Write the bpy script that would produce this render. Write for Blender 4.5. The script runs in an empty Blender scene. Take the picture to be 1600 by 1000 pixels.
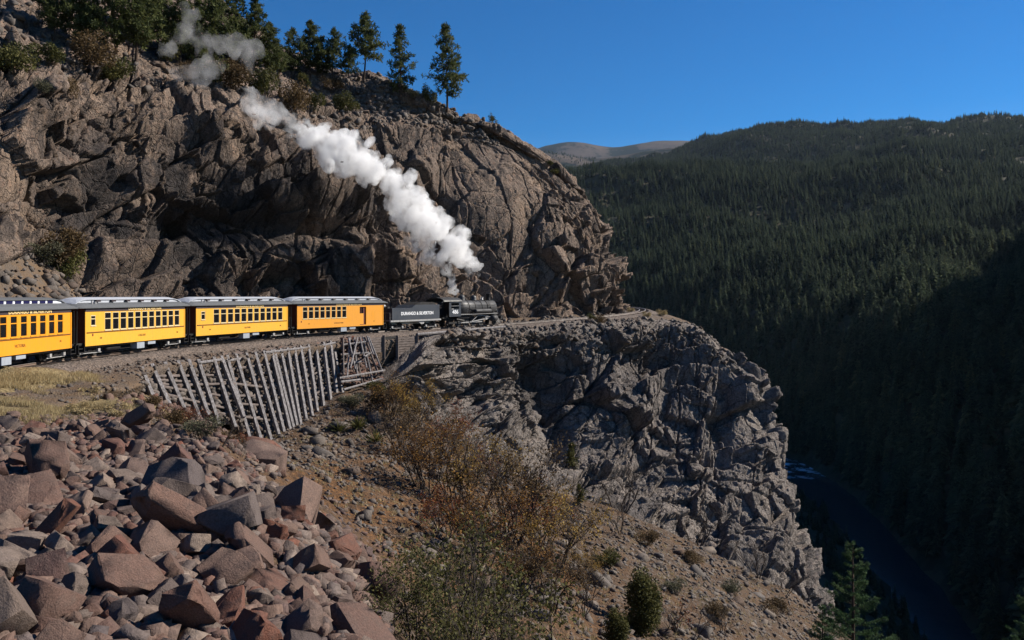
import bpy, math, random
import numpy as np
from mathutils import Vector, Matrix
random.seed(7); RNG = np.random.default_rng(7)
SC = bpy.context.scene; COL = SC.collection

# ------------------------------------------------------------------ camera
FPX, HY = 1280.0, 462.0           # focal length in photo pixels, photo row of the horizon
cam_d = bpy.data.cameras.new('camera'); cam = bpy.data.objects.new('camera', cam_d); COL.objects.link(cam)
cam.location = (0, 0, 0); cam.rotation_euler = (math.radians(90), 0, 0)
cam_d.sensor_width = 36; cam_d.lens = 36*FPX/1600; cam_d.shift_y = -(500-HY)/1600
cam_d.clip_start = 0.3; cam_d.clip_end = 30000
SC.camera = cam
# ------------------------------------------------------------------ sky and sun
SUN_AZ, SUN_EL = math.radians(19), math.radians(34)     # azimuth from +X towards +Y
w = bpy.data.worlds.new('World'); SC.world = w; w.use_nodes = True
nt = w.node_tree; bg = nt.nodes['Background']
sky = nt.nodes.new('ShaderNodeTexSky'); sky.sky_type = 'NISHITA'; sky.sun_disc = False
sky.sun_elevation = SUN_EL; sky.sun_rotation = math.pi/2 - SUN_AZ
sky.altitude = 1800; sky.air_density = 1.0; sky.dust_density = 0.2; sky.ozone_density = 3.5
hs = nt.nodes.new('ShaderNodeHueSaturation'); hs.inputs['Saturation'].default_value = 1.5; hs.inputs['Hue'].default_value = 0.505
nt.links.new(sky.outputs[0], hs.inputs['Color']); nt.links.new(hs.outputs[0], bg.inputs[0]); bg.inputs[1].default_value = 0.068
sl = bpy.data.lights.new('sun', 'SUN'); sl.energy = 5.0; sl.angle = math.radians(0.5); sl.color = (1.0, 0.93, 0.83)
so = bpy.data.objects.new('sun', sl); COL.objects.link(so)
sd = Vector((math.cos(SUN_AZ)*math.cos(SUN_EL), math.sin(SUN_AZ)*math.cos(SUN_EL), math.sin(SUN_EL)))
so.rotation_euler = sd.to_track_quat('Z', 'Y').to_euler(); so.location = sd*300
SC.view_settings.view_transform = 'Standard'; SC.view_settings.look = 'None'
SC.view_settings.exposure = 0.7; SC.view_settings.gamma = 1.0
SC.cycles.max_bounces = 9; SC.cycles.diffuse_bounces = 1; SC.cycles.glossy_bounces = 2
SC.cycles.volume_bounces = 8; SC.cycles.transparent_max_bounces = 8
try:
    SC.cycles.use_denoising = True; SC.cycles.denoiser = 'OPENIMAGEDENOISE'
except Exception: pass

# ------------------------------------------------------------------ helpers
def at(px, py, d):
    "world point seen at a photo pixel, d metres ahead of the camera"
    return np.array([(px-800)/FPX*d, d, -(py-HY)/FPX*d])

def _hash(ix, iy, s):
    h = (ix.astype(np.uint32)*np.uint32(374761393) + iy.astype(np.uint32)*np.uint32(668265263) + np.uint32((s*97471+1013904223) & 0xffffffff))
    h = (h ^ (h >> np.uint32(13)))*np.uint32(1274126177)
    h = (h ^ (h >> np.uint32(15)))*np.uint32(2246822519)
    h = h ^ (h >> np.uint32(16))
    return h.astype(np.float32)/np.float32(4294967296.0)

def vnoise(x, y, s=0):
    xi = np.floor(x); yi = np.floor(y); fx = (x-xi).astype(np.float32); fy = (y-yi).astype(np.float32)
    fx = fx*fx*(3-2*fx); fy = fy*fy*(3-2*fy); xi = xi.astype(np.int64); yi = yi.astype(np.int64)
    a = _hash(xi, yi, s); b = _hash(xi+1, yi, s); c = _hash(xi, yi+1, s); d = _hash(xi+1, yi+1, s)
    return (a+(b-a)*fx)*(1-fy) + (c+(d-c)*fx)*fy - 0.5

def fbm(x, y, o=4, s=0, g=0.5):
    r = 0; a = 1.0
    for k in range(o):
        r = r + a*vnoise(x, y, s+k*17); x = x*2.03+5.1; y = y*2.03-3.7; a *= g
    return r

def vor(x, y, s=0, jit=0.95):
    "nearest cell: F1, F2, three hashes, offset to the centre"
    xi = np.floor(x).astype(np.int64); yi = np.floor(y).astype(np.int64)
    f1 = np.full(x.shape, 9., np.float32); f2 = f1.copy(); bx = xi.copy(); by = yi.copy()
    dx1 = np.zeros(x.shape, np.float32); dy1 = dx1.copy()
    for i in (-1, 0, 1):
        for j in (-1, 0, 1):
            cx = xi+i; cy = yi+j
            ddx = (x-(cx+0.5+jit*(_hash(cx, cy, s)-0.5))).astype(np.float32)
            ddy = (y-(cy+0.5+jit*(_hash(cx, cy, s+1)-0.5))).astype(np.float32)
            d = np.sqrt(ddx*ddx+ddy*ddy); m = d < f1
            f2 = np.where(m, f1, np.minimum(f2, d)); f1 = np.where(m, d, f1)
            bx = np.where(m, cx, bx); by = np.where(m, cy, by); dx1 = np.where(m, ddx, dx1); dy1 = np.where(m, ddy, dy1)
    return f1, f2, _hash(bx, by, s+5), _hash(bx, by, s+6)-0.5, _hash(bx, by, s+7)-0.5, dx1, dy1

def props(o, label=None, cat=None, group=None, kind=None):
    if label: o['label'] = label
    if cat: o['category'] = cat
    if group: o['group'] = group
    if kind: o['kind'] = kind
    return o

def raw_mesh(name, V, Fc, mats=(), smooth=False, midx=None):
    me = bpy.data.meshes.new(name)
    V = np.asarray(V, np.float32)
    if isinstance(Fc, np.ndarray):
        n, k = Fc.shape
        me.vertices.add(len(V)); me.vertices.foreach_set('co', V.ravel())
        me.loops.add(n*k); me.loops.foreach_set('vertex_index', Fc.ravel().astype(np.int32))
        me.polygons.add(n); me.polygons.foreach_set('loop_start', np.arange(0, n*k, k, dtype=np.int32))
        me.polygons.foreach_set('loop_total', np.full(n, k, np.int32))
        me.update(calc_edges=True)
    else:
        me.from_pydata([tuple(v) for v in V], [], Fc); me.update()
    for m in (mats if isinstance(mats, (list, tuple)) else [mats]): me.materials.append(m)
    if midx is not None: me.polygons.foreach_set('material_index', np.asarray(midx, np.int32))
    if smooth: me.polygons.foreach_set('use_smooth', np.ones(len(me.polygons), bool))
    return me

def link(name, me, parent=None, loc=None, rot=None, scale=None):
    o = bpy.data.objects.new(name, me); COL.objects.link(o)
    if parent is not None: o.parent = parent
    if loc is not None: o.location = loc
    if rot is not None: o.rotation_euler = rot
    if scale is not None: o.scale = scale if hasattr(scale, '__len__') else (scale,)*3
    return o

def empty(name, loc=(0, 0, 0), rz=0):
    return link(name, None, loc=loc, rot=(0, 0, rz))

def attr(me, name, arr):
    a = me.attributes.new(name, 'FLOAT', 'POINT'); a.data.foreach_set('value', np.asarray(arr, np.float32).ravel())

def grid_faces(nr, nc):
    i = np.arange(nr*nc).reshape(nr, nc)
    return np.stack([i[:-1, :-1], i[:-1, 1:], i[1:, 1:], i[1:, :-1]], -1).reshape(-1, 4)

class MB:
    "collects simple solids into one mesh"
    def __init__(s): s.v = []; s.f = []; s.m = []; s.mi = 0
    def add(s, V, Fc):
        b = len(s.v); s.v += [tuple(p) for p in V]; s.f += [tuple(b+i for i in q) for q in Fc]; s.m += [s.mi]*len(Fc)
    def box(s, x0, x1, y0, y1, z0, z1):
        s.add([(x0,y0,z0),(x1,y0,z0),(x1,y1,z0),(x0,y1,z0),(x0,y0,z1),(x1,y0,z1),(x1,y1,z1),(x0,y1,z1)],
              [(0,3,2,1),(4,5,6,7),(0,1,5,4),(1,2,6,5),(2,3,7,6),(3,0,4,7)])
    def tube(s, a, b, r0, r1=None, n=8, caps=True):
        r1 = r0 if r1 is None else r1
        a = Vector(a); b = Vector(b); d = (b-a); 
        if d.length < 1e-6: return
        d.normalize(); u = d.orthogonal().normalized(); w_ = d.cross(u)
        V = []
        for p, r in ((a, r0), (b, r1)):
            for k in range(n):
                t = 2*math.pi*(k+.5)/n; V.append(p+(u*math.cos(t)+w_*math.sin(t))*r)
        Fc = [(k, (k+1) % n, n+(k+1) % n, n+k) for k in range(n)]
        if caps: Fc += [tuple(range(n-1, -1, -1)), tuple(range(n, 2*n))]
        s.add(V, Fc)
    def beam(s, a, b, wd, h, up=(0, 0, 1)):
        a = Vector(a); b = Vector(b); d = (b-a).normalized(); u = d.cross(Vector(up))
        u = (u if u.length > 1e-4 else d.orthogonal()).normalized()*wd/2; v = u.cross(d).normalized()*h/2
        s.add([a-u-v, a+u-v, a+u+v, a-u+v, b-u-v, b+u-v, b+u+v, b-u+v],
              [(0,1,2,3),(7,6,5,4),(0,4,5,1),(1,5,6,2),(2,6,7,3),(3,7,4,0)])
    def prism(s, poly, y0, y1):            # poly in (x,z), extruded along y
        n = len(poly)
        s.add([(x, y0, z) for x, z in poly]+[(x, y1, z) for x, z in poly],
              [tuple(range(n)), tuple(range(2*n-1, n-1, -1))]+[(k, n+k, n+(k+1) % n, (k+1) % n) for k in range(n)])
    def lathe(s, c, prof, n=16, axis='z'):   # prof: list of (radius, height)
        V = []; Fc = []
        for r, h in prof:
            for k in range(n):
                t = 2*math.pi*k/n; p = (r*math.cos(t), r*math.sin(t), h)
                if axis == 'x': p = (h, r*math.cos(t), r*math.sin(t))
                if axis == 'y': p = (r*math.sin(t), h, r*math.cos(t))
                V.append((c[0]+p[0], c[1]+p[1], c[2]+p[2]))
        m = len(prof)
        for j in range(m-1):
            for k in range(n): Fc.append((j*n+k, j*n+(k+1) % n, (j+1)*n+(k+1) % n, (j+1)*n+k))
        Fc += [tuple(range(n-1, -1, -1)), tuple(range((m-1)*n, m*n))]
        s.add(V, Fc)
    def mesh(s, name, mats, smooth=False): return raw_mesh(name, s.v, s.f, mats, smooth, s.m if any(s.m) else None)
    def build(s, name, mats, parent=None, smooth=False, **k): return link(name, s.mesh(name, mats, smooth), parent, **k)

# ------------------------------------------------------------------ materials
def nmat(name, rough=0.9, spec=0.2):
    m = bpy.data.materials.new(name); m.use_nodes = True; t = m.node_tree; b = t.nodes['Principled BSDF']
    b.inputs['Roughness'].default_value = rough; b.inputs['Specular IOR Level'].default_value = spec
    return m, t, b
def nd(t, typ, ins=None, **kw):
    n = t.nodes.new(typ)
    for k, v in kw.items(): setattr(n, k, v)
    for k, v in (ins or {}).items():
        if hasattr(v, 'is_output') or isinstance(v, bpy.types.NodeSocket): t.links.new(v, n.inputs[k])
        else: n.inputs[k].default_value = v
    return n
def pos(t, scale=(1, 1, 1)):
    g = nd(t, 'ShaderNodeTexCoord'); 
    return nd(t, 'ShaderNodeMapping', {'Vector': g.outputs['Object'], 'Scale': scale}).outputs[0]
def noise(t, vec, scale, detail=4, rough=0.55):
    return nd(t, 'ShaderNodeTexNoise', {'Vector': vec, 'Scale': scale, 'Detail': detail, 'Roughness': rough}).outputs[0]
def ramp(t, fac, stops, interp='LINEAR'):
    n = nd(t, 'ShaderNodeValToRGB', {'Fac': fac}); cr = n.color_ramp; cr.interpolation = interp
    while len(cr.elements) < len(stops): cr.elements.new(0.5)
    for e, (p, c) in zip(cr.elements, stops):
        e.position = p; e.color = (c, c, c, 1) if not hasattr(c, '__len__') else (*c, 1)
    return n.outputs[0]
def mix(t, fac, a, b, mode='MIX'):
    n = nd(t, 'ShaderNodeMix', data_type='RGBA', blend_type=mode)
    for k, v in ((0, fac), (6, a), (7, b)):
        if isinstance(v, bpy.types.NodeSocket): t.links.new(v, n.inputs[k])
        else: n.inputs[k].default_value = v if k == 0 else ((*v, 1) if len(v) == 3 else v)
    return n.outputs[2]
def math_n(t, op, a, b=None):
    n = nd(t, 'ShaderNodeMath', operation=op)
    for k, v in ((0, a), (1, b)):
        if v is None: continue
        if isinstance(v, bpy.types.NodeSocket): t.links.new(v, n.inputs[k])
        else: n.inputs[k].default_value = v
    return n.outputs[0]
def bump(t, b, h, strength=0.5, dist=0.1):
    n = nd(t, 'ShaderNodeBump', {'Height': h, 'Strength': strength, 'Distance': dist}); t.links.new(n.outputs[0], b.inputs['Normal'])
def att(t, name): return nd(t, 'ShaderNodeAttribute', attribute_name=name).outputs['Fac']

def rock_material(name, cols, stain=(0.025, 0.022, 0.022), stain_amt=0.6, rust=(0.22, 0.10, 0.05), rust_amt=0.3, sc=1.0):
    "weathered granite: block tint, vertical water stains, rusty and pale patches, lichen speckle"
    m, t, b = nmat(name, 0.88, 0.25)
    p = pos(t); n1 = noise(t, p, 0.12*sc, 5); n2 = noise(t, p, 1.7*sc, 6, 0.65); n3 = noise(t, p, 9*sc, 4, 0.7)
    c = mix(t, ramp(t, n1, [(0.35, 0), (0.65, 1)]), cols[0], cols[1])
    c = mix(t, ramp(t, att(t, 'tint'), [(0.0, 0), (1.0, 1)]), c, cols[2])
    c = mix(t, math_n(t, 'MULTIPLY', ramp(t, n2, [(0.52, 0), (0.72, 1)]), rust_amt), c, rust)
    pv = pos(t, (0.55, 0.55, 0.09)); s1 = noise(t, pv, 1.1*sc, 6, 0.6)
    c = mix(t, math_n(t, 'MULTIPLY', ramp(t, s1, [(0.50, 0), (0.62, 1)]), stain_amt), c, stain)
    c = mix(t, math_n(t, 'MULTIPLY', att(t, 'soot_shade'), 0.85), c, stain)  # sooty rock and painted recess shade, both mixed towards the stain colour
    n4 = noise(t, p, 3.4*sc, 5, .75)
    c = mix(t, 0.6, c, ramp(t, n3, [(0.3, 0.05), (0.7, 0.9)]), 'OVERLAY'); c = mix(t, 0.55, c, ramp(t, n4, [(0.32, 0.08), (0.68, 0.9)]), 'OVERLAY')
    wp = nd(t, 'ShaderNodeVectorMath', {0: p, 1: nd(t, 'ShaderNodeVectorMath', {0: nd(t, 'ShaderNodeTexNoise', {'Vector': p, 'Scale': .6, 'Detail': 3}).outputs['Color'], 1: (1.6, 1.6, 1.6)}, operation='MULTIPLY').outputs[0]}, operation='ADD').outputs[0]
    wp = nd(t, 'ShaderNodeMapping', {'Vector': wp, 'Scale': (1, 1, .6)}).outputs[0]; crk = 0
    for cs, wd in ((.42, .022), (1.15, .035)):
        ve = nd(t, 'ShaderNodeTexVoronoi', {'Vector': wp, 'Scale': cs*sc}, feature='DISTANCE_TO_EDGE').outputs['Distance']; q = ramp(t, ve, [(0, 1), (wd, 0)]); crk = q if cs < 1 else math_n(t, 'MAXIMUM', crk, math_n(t, 'MULTIPLY', q, ramp(t, n1, [(.4, .2), (.6, .9)])))
    c = mix(t, math_n(t, 'MULTIPLY', crk, .75), c, stain)
    t.links.new(c, b.inputs['Base Color'])
    h = math_n(t, 'SUBTRACT', math_n(t, 'ADD', math_n(t, 'ADD', n2, n4), math_n(t, 'MULTIPLY', n3, 0.5)), math_n(t, 'MULTIPLY', crk, 1.2)); bump(t, b, h, 0.9, 0.2)
    return m

M = {}
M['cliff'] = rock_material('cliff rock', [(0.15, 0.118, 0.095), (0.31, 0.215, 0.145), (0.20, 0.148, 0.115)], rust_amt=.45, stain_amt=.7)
M['cliff_low'] = rock_material('lower cliff rock', [(0.215, 0.188, 0.168), (0.295, 0.245, 0.205), (0.165, 0.142, 0.128)], stain_amt=0.45, rust_amt=0.25)

def ground_material(name, cols, sc, bstr=0.8, bdist=0.08):
    m, t, b = nmat(name, 0.95, 0.1)
    p = pos(t); n1 = noise(t, p, 0.15*sc, 4); n2 = noise(t, p, 2.5*sc, 5, 0.7)
    v = nd(t, 'ShaderNodeTexVoronoi', {'Vector': p, 'Scale': 7*sc}); vc = v.outputs['Color']
    c = mix(t, ramp(t, n1, [(0.35, 0), (0.65, 1)]), cols[0], cols[1])
    c = mix(t, ramp(t, n2, [(0.45, 0), (0.6, 1)]), c, cols[2])
    sep = nd(t, 'ShaderNodeSeparateColor', {0: vc}).outputs[0]
    c = mix(t, 0.45, c, ramp(t, sep, [(0.0, 0.10), (1.0, 0.85)]), 'OVERLAY')
    t.links.new(c, b.inputs['Base Color']); bump(t, b, math_n(t, 'ADD', v.outputs['Distance'], n2), bstr, bdist)
    return m
M['dirt'] = ground_material('dirt slope', [(0.24, 0.155, 0.10), (0.20, 0.14, 0.10), (0.16, 0.12, 0.095)], 1.0)
M['ballast'] = ground_material('ballast gravel', [(0.23, 0.19, 0.16), (0.18, 0.155, 0.14), (0.27, 0.23, 0.19)], 2.2, 1.0, 0.05)
M['forest_floor'] = ground_material('forest floor', [(0.05, 0.045, 0.028), (0.07, 0.055, 0.035), (0.035, 0.04, 0.022)], 0.03)

# ------------------------------------------------------------------ surfaces from control nets
def catmull(P, tt):
    "P (n,...) sampled at parameters tt"
    n = len(P); i = np.clip(np.floor(tt).astype(int), 0, n-2); f = (tt-i).reshape((-1,)+(1,)*(P.ndim-1))
    g = lambda k: P[np.clip(k, 0, n-1)]
    p0, p1, p2, p3 = g(i-1), g(i), g(i+1), g(i+2)
    m1 = (p2-p0)*0.5; m2 = (p3-p1)*0.5
    m1 = np.where((i == 0).reshape(f.shape), p2-p1, m1); m2 = np.where((i == n-2).reshape(f.shape), p2-p1, m2)
    f2 = f*f; f3 = f2*f
    return (2*f3-3*f2+1)*p1+(f3-2*f2+f)*m1+(-2*f3+3*f2)*p2+(f3-f2)*m2

def spaced(P, step, axis, weights=None):
    "parameters spaced about step metres apart along an axis of the net"
    seg = np.linalg.norm(np.diff(P, axis=axis), axis=-1); seg = seg.mean(axis=1-axis)
    if weights is not None: seg = seg*np.asarray(weights)
    cum = np.concatenate([[0], np.cumsum(seg)]); n = max(2, int(cum[-1]/step))
    s = np.linspace(0, cum[-1], n+1)
    return np.interp(s, cum, np.arange(len(cum)))

def net_surface(P, step, wr=None, wc=None):
    tr = spaced(P, step, 0, wr); tc = spaced(P, step, 1, wc)
    S = catmull(P, tr); S = np.swapaxes(catmull(np.swapaxes(S, 0, 1), tc), 0, 1)
    return S, tr, tc

def normals(S):
    a = np.gradient(S, axis=0); b = np.gradient(S, axis=1); n = np.cross(b, a)
    return n/np.maximum(np.linalg.norm(n, axis=-1, keepdims=True), 1e-9)

def uv_metres(S):
    du = np.linalg.norm(np.diff(S, axis=1), axis=-1).mean(0); dv = np.linalg.norm(np.diff(S, axis=0), axis=-1).mean(1)
    u = np.concatenate([[0], np.cumsum(du)]); v = np.concatenate([[0], np.cumsum(dv)])
    return np.meshgrid(u, v)

def fracture(u, v, s, layers, warp=1.0):
    "broken rock: blocks at several sizes, each a tilted plane, with open joints between"
    wu = u+warp*fbm(u*0.1, v*0.1, 3, s+200); wv = v+warp*fbm(u*0.1+9, v*0.1-4, 3, s+300); d = 0; tint = 0
    for k, (sx, sy, amp, tilt, crack, shear) in enumerate(layers):
        f1, f2, h, ta, tb, dx, dy = vor((wu+shear*wv)/sx, wv/sy, s+k*31)
        d = d+amp*(h-0.5)+tilt*(ta*dx*sx+tb*dy*sy)-crack*1.7*np.clip(1-(f2-f1)/0.055, 0, 1)
        tint = tint+h*(0.6 if k == 1 else 0.25 if k == 0 else 0.15)
        if k == 1: cell = h
    return d, np.clip(tint, 0, 1), cell
def joints(u, v, s, spacing, depth, width=.14):
    'long upright open joints, broken off here and there'
    q = (u+.9*fbm(u*.12, v*.06, 3, s)*2+.12*v)/spacing; i = np.floor(q).astype(np.int64); f = q-i; j = .5+.7*(_hash(i, i*0, s)-.5); e = np.abs(f-j)*spacing
    m = np.clip((fbm(u*.16, v*.08, 2, s+5)+.12)*6, 0, 1); return -depth*np.clip(1-e/width, 0, 1)*m
def steps(u, v, cell, hs, amp, s):
    'ledges: faces that lean out and break back at each bench'
    q = v/hs+1.3*cell+.5*fbm(u*.15, v*.15, 3, s); return amp*((q % 1)-.5)
import bmesh
def rock_mesh(seed, cuts=9, flat=.75, refine=0, cut=(.45, .72)):
    "an angular block: a box cut by random joint planes"
    r = np.random.default_rng(seed); bm = bmesh.new(); bmesh.ops.create_cube(bm, size=2); sc_ = np.array([r.uniform(.9, 1.35), r.uniform(.75, 1.0), flat])
    for v_ in bm.verts: v_.co = Vector(np.array(v_.co)*sc_*r.uniform(.85, 1.0, 3))
    for _ in range(cuts):
        n = r.normal(size=3); n /= np.linalg.norm(n); dist = np.sum(np.abs(n)*sc_)*r.uniform(*cut)
        g = bmesh.ops.bisect_plane(bm, geom=bm.verts[:]+bm.edges[:]+bm.faces[:], plane_co=Vector(n*dist), plane_no=Vector(n), clear_outer=True); ed = [e for e in g['geom_cut'] if isinstance(e, bmesh.types.BMEdge)]
        if ed: bmesh.ops.edgeloop_fill(bm, edges=ed)
    if refine:
        bmesh.ops.bevel(bm, geom=bm.edges[:], offset=.018, segments=1, affect='EDGES'); bmesh.ops.triangulate(bm, faces=bm.faces[:])
        bmesh.ops.subdivide_edges(bm, edges=[e for e in bm.edges if e.calc_length() > .45], cuts=1); bmesh.ops.triangulate(bm, faces=bm.faces[:])
        for v_ in bm.verts: v_.co += Vector(r.normal(size=3)*.012)
    bmesh.ops.remove_doubles(bm, verts=bm.verts[:], dist=.004); bmesh.ops.triangulate(bm, faces=bm.faces[:]); bmesh.ops.recalc_face_normals(bm, faces=bm.faces[:]); bm.verts.index_update()
    V = np.array([v_.co for v_ in bm.verts]); Fc = np.array([[v_.index for v_ in f.verts] for f in bm.faces]); bm.free(); return V, Fc

def cliff_blocks(S, n, dens, seed, smin, smax, power, uv, name, mat, parent, tintf, zdir=1):
    "joint-bounded blocks set into a cliff face: neighbours share an orientation, sizes vary widely"
    r = np.random.default_rng(seed); T = [rock_mesh(700+seed+k, 4, 1.0, 0, (.62, .86)) for k in range(30)]; nr_, nc_ = S.shape[:2]; N0 = normals(S)
    if N0[nr_//3, nc_//2, 1] > 0: N0 = -N0
    w_ = np.clip(dens, 0, None).ravel().astype(float); w_ /= w_.sum(); idx = r.choice(len(w_), n, p=w_); u, v = uv; u = u.ravel()[idx]; v = v.ravel()[idx]
    P = S.reshape(-1, 3)[idx]; Nn = N0.reshape(-1, 3)[idx]; tt = tintf.ravel()[idx]
    yaw = .9*fbm(u*.07, v*.07, 2, seed+1)*2.2; lean = .6*fbm(u*.09, v*.09, 2, seed+2)*2; roll = .5*fbm(u*.06, v*.06, 2, seed+3)*2; VV = []; FF = []; TT = []; b0 = 0
    s_ = smin+(smax-smin)*r.random(n)**power
    for k in range(n):
        V, Fc = T[r.integers(len(T))]; nrm = Nn[k]*np.array([1, 1, .35]); nrm /= np.linalg.norm(nrm)
        a = math.atan2(nrm[1], nrm[0])+yaw[k]+r.normal()*.13; y_ = np.array([math.cos(a), math.sin(a), 0]); x_ = np.array([y_[1], -y_[0], 0]); z_ = np.array([0, 0, 1.])
        el = lean[k]+r.normal()*.08; y2 = y_*math.cos(el)+z_*math.sin(el); z2 = z_*math.cos(el)-y_*math.sin(el); ro = roll[k]+r.normal()*.08; x3 = x_*math.cos(ro)+z2*math.sin(ro); z3 = z2*math.cos(ro)-x_*math.sin(ro)
        dim = s_[k]*np.array([r.uniform(.6, 1.3), .9, r.uniform(.6, 1.7)]); L_ = V*dim
        VV.append(P[k]+Nn[k]*s_[k]*r.uniform(-.82, -.42)+L_[:, :1]*x3+L_[:, 1:2]*y2+L_[:, 2:]*z3); FF.append(Fc+b0); TT.append(np.full(len(V), np.clip(tt[k]*.5+r.random()*.5, 0, 1))); b0 += len(V)
    me = raw_mesh(name, np.concatenate(VV), np.concatenate(FF), [mat]); attr(me, 'tint', np.concatenate(TT))
    return me, idx, [len(q) for q in VV]
# ------------------------------------------------------------------ railway line in plan
TRK = np.array([(-24.6,10,-3.75),(-25.8,20,-3.75),(-26.6,32,-3.75),(-27.05,42,-3.75),(-27.1,49,-3.75),(-25.4,61.5,-3.75),(-21.2,75,-3.75),
                (-14.3,87.5,-3.75),(-9.05,95,-3.72),(-1.6,105,-3.62),(9.3,116,-3.15),(18.5,128,-2.7),(22.5,142,-2.3),(21,160,-2.0),(12,180,-1.8)])
_t = np.linspace(0, len(TRK)-1, 3000); _p = catmull(TRK, _t)
_s = np.concatenate([[0], np.cumsum(np.linalg.norm(np.diff(_p, axis=0), axis=1))]); TLEN = _s[-1]
def track(s):
    s = np.atleast_1d(s); return np.stack([np.interp(s, _s, _p[:, k]) for k in range(3)], -1)
def track_dir(s):
    d = track(np.atleast_1d(s)+0.3)-track(np.atleast_1d(s)-0.3); d[:, 2] = 0; return d/np.linalg.norm(d, axis=1, keepdims=True)
def s_at_y(y): return float(np.interp(y, _p[:, 1], _s))

# ------------------------------------------------------------------ bench the line runs on
def build_bench():
    S = np.arange(0, TLEN, 0.4); P = track(S); D = track_dir(S); Nn = np.stack([D[:, 1], -D[:, 0]], -1)   # to the right, outwards
    Y = P[:, 1]
    lerp = lambda *kv: np.interp(Y, [k for k, v in kv], [v for k, v in kv])
    edge = lerp((0, 7.0), (44, 7.0), (50, 4.6), (104, 4.4), (112, 4.8), (118, 5.6), (121, 6.5), (125, 8), (150, 8), (180, 8))
    ez = lerp((0, -.9), (104, -.75), (112, -.9), (120, -1.3), (126, -2.0), (180, -3))
    c1 = lerp((0, 6), (45, 6.0), (58, 5.0), (66, 1.2), (76, .5), (180, .3)); c2 = lerp((0, 11), (45, 10.5), (58, 9.0), (68, 3.0), (78, 1.0), (180, .8))
    prof = [(-20, c2+1.5), (-13, c2), (-8, c1*.72), (-5.5, c1*.22), (-4.2, -.25), (-2.6, -.42), (-1.55, -.20), (0, -.17), (1.55, -.20), (2.5, -.58), (3.4, -.72)]
    off = np.stack([np.full_like(Y, o) for o, z in prof]+[edge, edge-.1, edge-.9, edge-1.8], 1)
    zz = np.stack([np.broadcast_to(z, Y.shape) for o, z in prof]+[ez, ez-.8, ez-3.0, ez-6], 1)
    tt = np.interp(np.linspace(0, 1, 150), [0, .33, .9, 1], [0, 4, 12.2, 14])
    off = catmull(off.T.copy(), tt).T; zz = catmull(zz.T.copy(), tt).T
    X = P[:, :1]+Nn[:, :1]*off; Yg = P[:, 1:2]+Nn[:, 1:]*off
    Z = P[:, 2:]+zz
    far = np.clip((np.abs(off)-2)/3, 0, 1)
    Z = Z+far*(0.5*fbm(X*.35, Yg*.35, 4, 3))*np.where(off < -4.5, 1.6, .6)+0.05*fbm(X*3, Yg*3, 3, 8)
    V = np.stack([X, Yg, Z], -1)
    me = raw_mesh('rail_bench', V.reshape(-1, 3), grid_faces(*V.shape[:2]), [M['ballast_mix']], True)
    attr(me, 'gravel', np.clip(1.4-np.abs(np.clip(off, -9, 9)+.0)/4.2, 0, 1).ravel())
    return props(link('rail_bench', me), kind='structure'), V
m, t, b = nmat('bench gravel and dirt', 0.95, 0.1)
p = pos(t); v = nd(t, 'ShaderNodeTexVoronoi', {'Vector': p, 'Scale': 9}); n2 = noise(t, p, 1.1, 5, 0.7); n3 = noise(t, p, 14, 3, .7)
sep = nd(t, 'ShaderNodeSeparateColor', {0: v.outputs['Color']}).outputs[0]
cg = mix(t, sep, (0.065, 0.056, 0.052), (0.22, 0.175, 0.145)); cd = mix(t, ramp(t, n2, [(.4, 0), (.6, 1)]), (0.15, 0.10, 0.062), (0.12, 0.095, 0.075))
c = mix(t, math_n(t, 'ADD', att(t, 'gravel'), math_n(t, 'MULTIPLY', math_n(t, 'SUBTRACT', n2, .5), .8)), cd, cg)
c = mix(t, .4, c, ramp(t, n3, [(.3, .05), (.7, .8)]), 'OVERLAY')
t.links.new(c, b.inputs['Base Color']); bump(t, b, math_n(t, 'ADD', v.outputs['Distance'], n3), .9, .06); M['ballast_mix'] = m
bench, BENCH = build_bench()

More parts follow.
